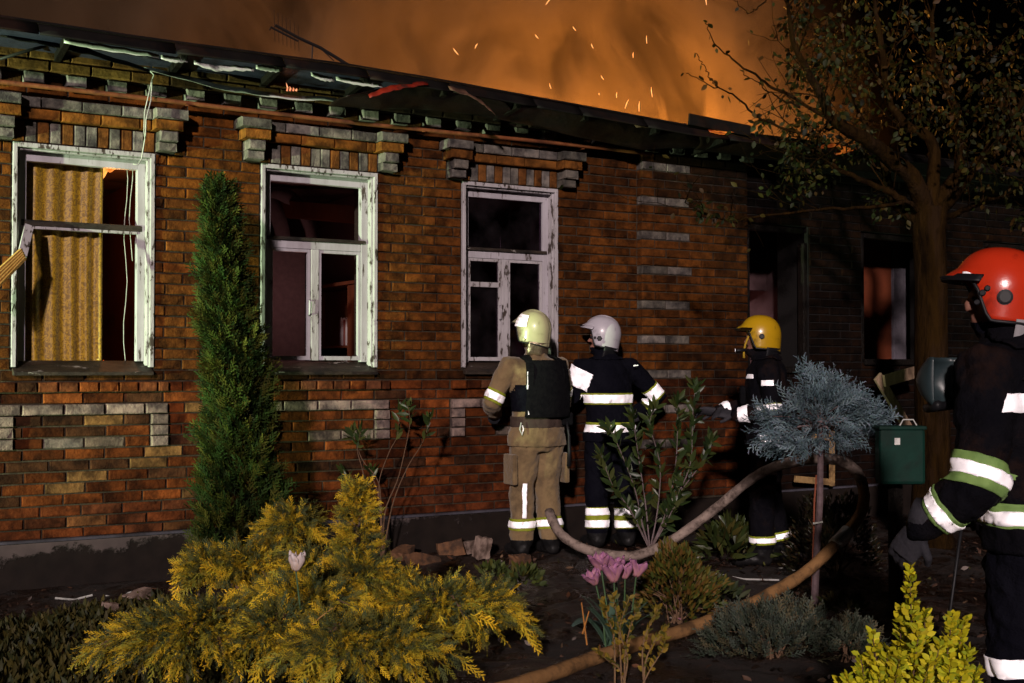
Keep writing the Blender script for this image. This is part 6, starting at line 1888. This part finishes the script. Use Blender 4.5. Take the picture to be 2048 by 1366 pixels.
band(bd, Vector((0, 0, 1.48)), Vector((0, 0, 1.56)), 0, 1, .14, .014, 'collar', DARKN, rt, .006)
mb = MB(); mb.box(-.17, .0, .155, .20, 1.16, 1.30); bevel_obj(mb.build('chest_pouch', VEST, rt), .02)

# --- person with red helmet, close at the right edge
pos = at(2086, 738, 4.25); pos.z = 0
rt, bd, V = person('person', 'person in black suit and red helmet seen from behind at the right edge', pos, FACE(turned(45)),
    dict(shL=(-.215, 0, 1.42), elL=(-.36, .06, 1.05), wrL=(-.40, .25, .89), elR=(.30, .02, 1.14), wrR=(.22, .24, .98), head=(-.02, .14, 1.655), lean=(0, .09)), DARKN, NAVY, NAVY, headyaw=R(28), bulk=1.26, wrinkle=.034)
make_helmet(rt, V['head'] + Vector((0, .0, .028)), R(30), R(6), gloss('red_helmet', (.58, .035, .010), .22, c3=(.20, .012, .006)), 'red', 1.06)
eyes(rt, V['head'], R(28))
make_glove(rt, V['wrL'], (.1, .55, -.75), (.8, .2, -.2), .75, s=1.12); make_glove(rt, V['wrR'], (0, .6, -.7), (-.8, .2, 0), .75, thumb_side=-1, s=1.1)
tape(bd, V['shL'], V['elL'], .80, 1.06, .13, rt, GREENT, SIL, .3)
tape(bd, V['elL'], V['wrL'], .46, .72, .12, rt, GREENT, SIL, .22)
tape(bd, V['elR'], V['wrR'], .46, .72, .12, rt, GREENT, SIL, .22)
tape(bd, Vector((0, .06, .88)), Vector((0, .06, .98)), 0, 1.0, .27, rt, GREENT, SIL, .28)
for s in 'LR': tape(bd, V['knee' + s], V['ank' + s], .06, .26, .14, rt, NAVY, SIL, .1)
shell(bd, [((0, 0, 1.28), (0, 0, 1)), ((0, 0, 1.34), (0, 0, -1)), ((0, -.05, 0), (0, 1, 0)), ((0, .0, 0), (0, -1, 0))], lambda c: c.x < -.2, .008, 'sleeve_patch', SIL, rt, .003)
shell(bd, [((0, 0, 1.28), (0, 0, 1)), ((0, 0, 1.33), (0, 0, -1)), ((.02, 0, 0), (1, 0, 0)), ((.10, 0, 0), (-1, 0, 0))], lambda c: c.y < -.08, .008, 'back_patch', SIL, rt, .003)
shell(bd, [((0, 0, .82), (0, 0, 1)), ((0, 0, .90), (0, 0, -1))], lambda c: abs(c.x) < .28, .016, 'jacket_hem', DARKN, rt, .008)
band(bd, Vector((0, .02, 1.48)), Vector((0, .02, 1.57)), 0, 1, .15, .016, 'collar', DARKN, rt, .008)
mb = MB()       # breathing mask slung at the chest
mb.grid(lambda u, v: (-.22 + .09 * math.cos(math.pi * v) , .24 + .10 * math.sin(math.pi * v) * math.sin(math.pi * (.15 + .7 * u)), 1.30 + .16 * u), 10, 12, thick=.004)
mk = mb.build('breathing_mask', surf('mask_visor', (.028, .045, .05), (.018, .028, .032), 8, .35, spec=.3), rt, True)
mb = MB(); mb.tube([(-.315, .22, 1.30), (-.22, .31, 1.285), (-.12, .23, 1.30)], .016, 8); mb.build('mask_seal', RUBBER, mk, True)
mb = MB(); mb.tube([(-.15, -.17, .99), (-.16, -.19, .88), (-.17, -.19, .72), (-.165, -.18, .66)], [.006, .007, .009, .012], 7); mb.build('hanging_hook', M['twig_grey'], rt, True)
mb = MB(); mb.tube([(-.28, .16, .90), (-.29, .20, .60), (-.24, .1, .30), (-.10, -.12, .10)], .006, 6); mb.build('lanyard', RUBBER, rt, True)
mb = MB(); C_ = curve_pts([(-.20, .10, 1.42), (-.215, -.05, 1.40), (-.19, -.16, 1.34), (-.10, -.19, 1.24), (.02, -.19, 1.12)], 18)
for a, b2 in zip(C_[:-1], C_[1:]): mb.bar(Vector(a), Vector(b2), .05, .012, up=(-.7, -.7, .2))
mb.build('harness_strap', VEST, rt)
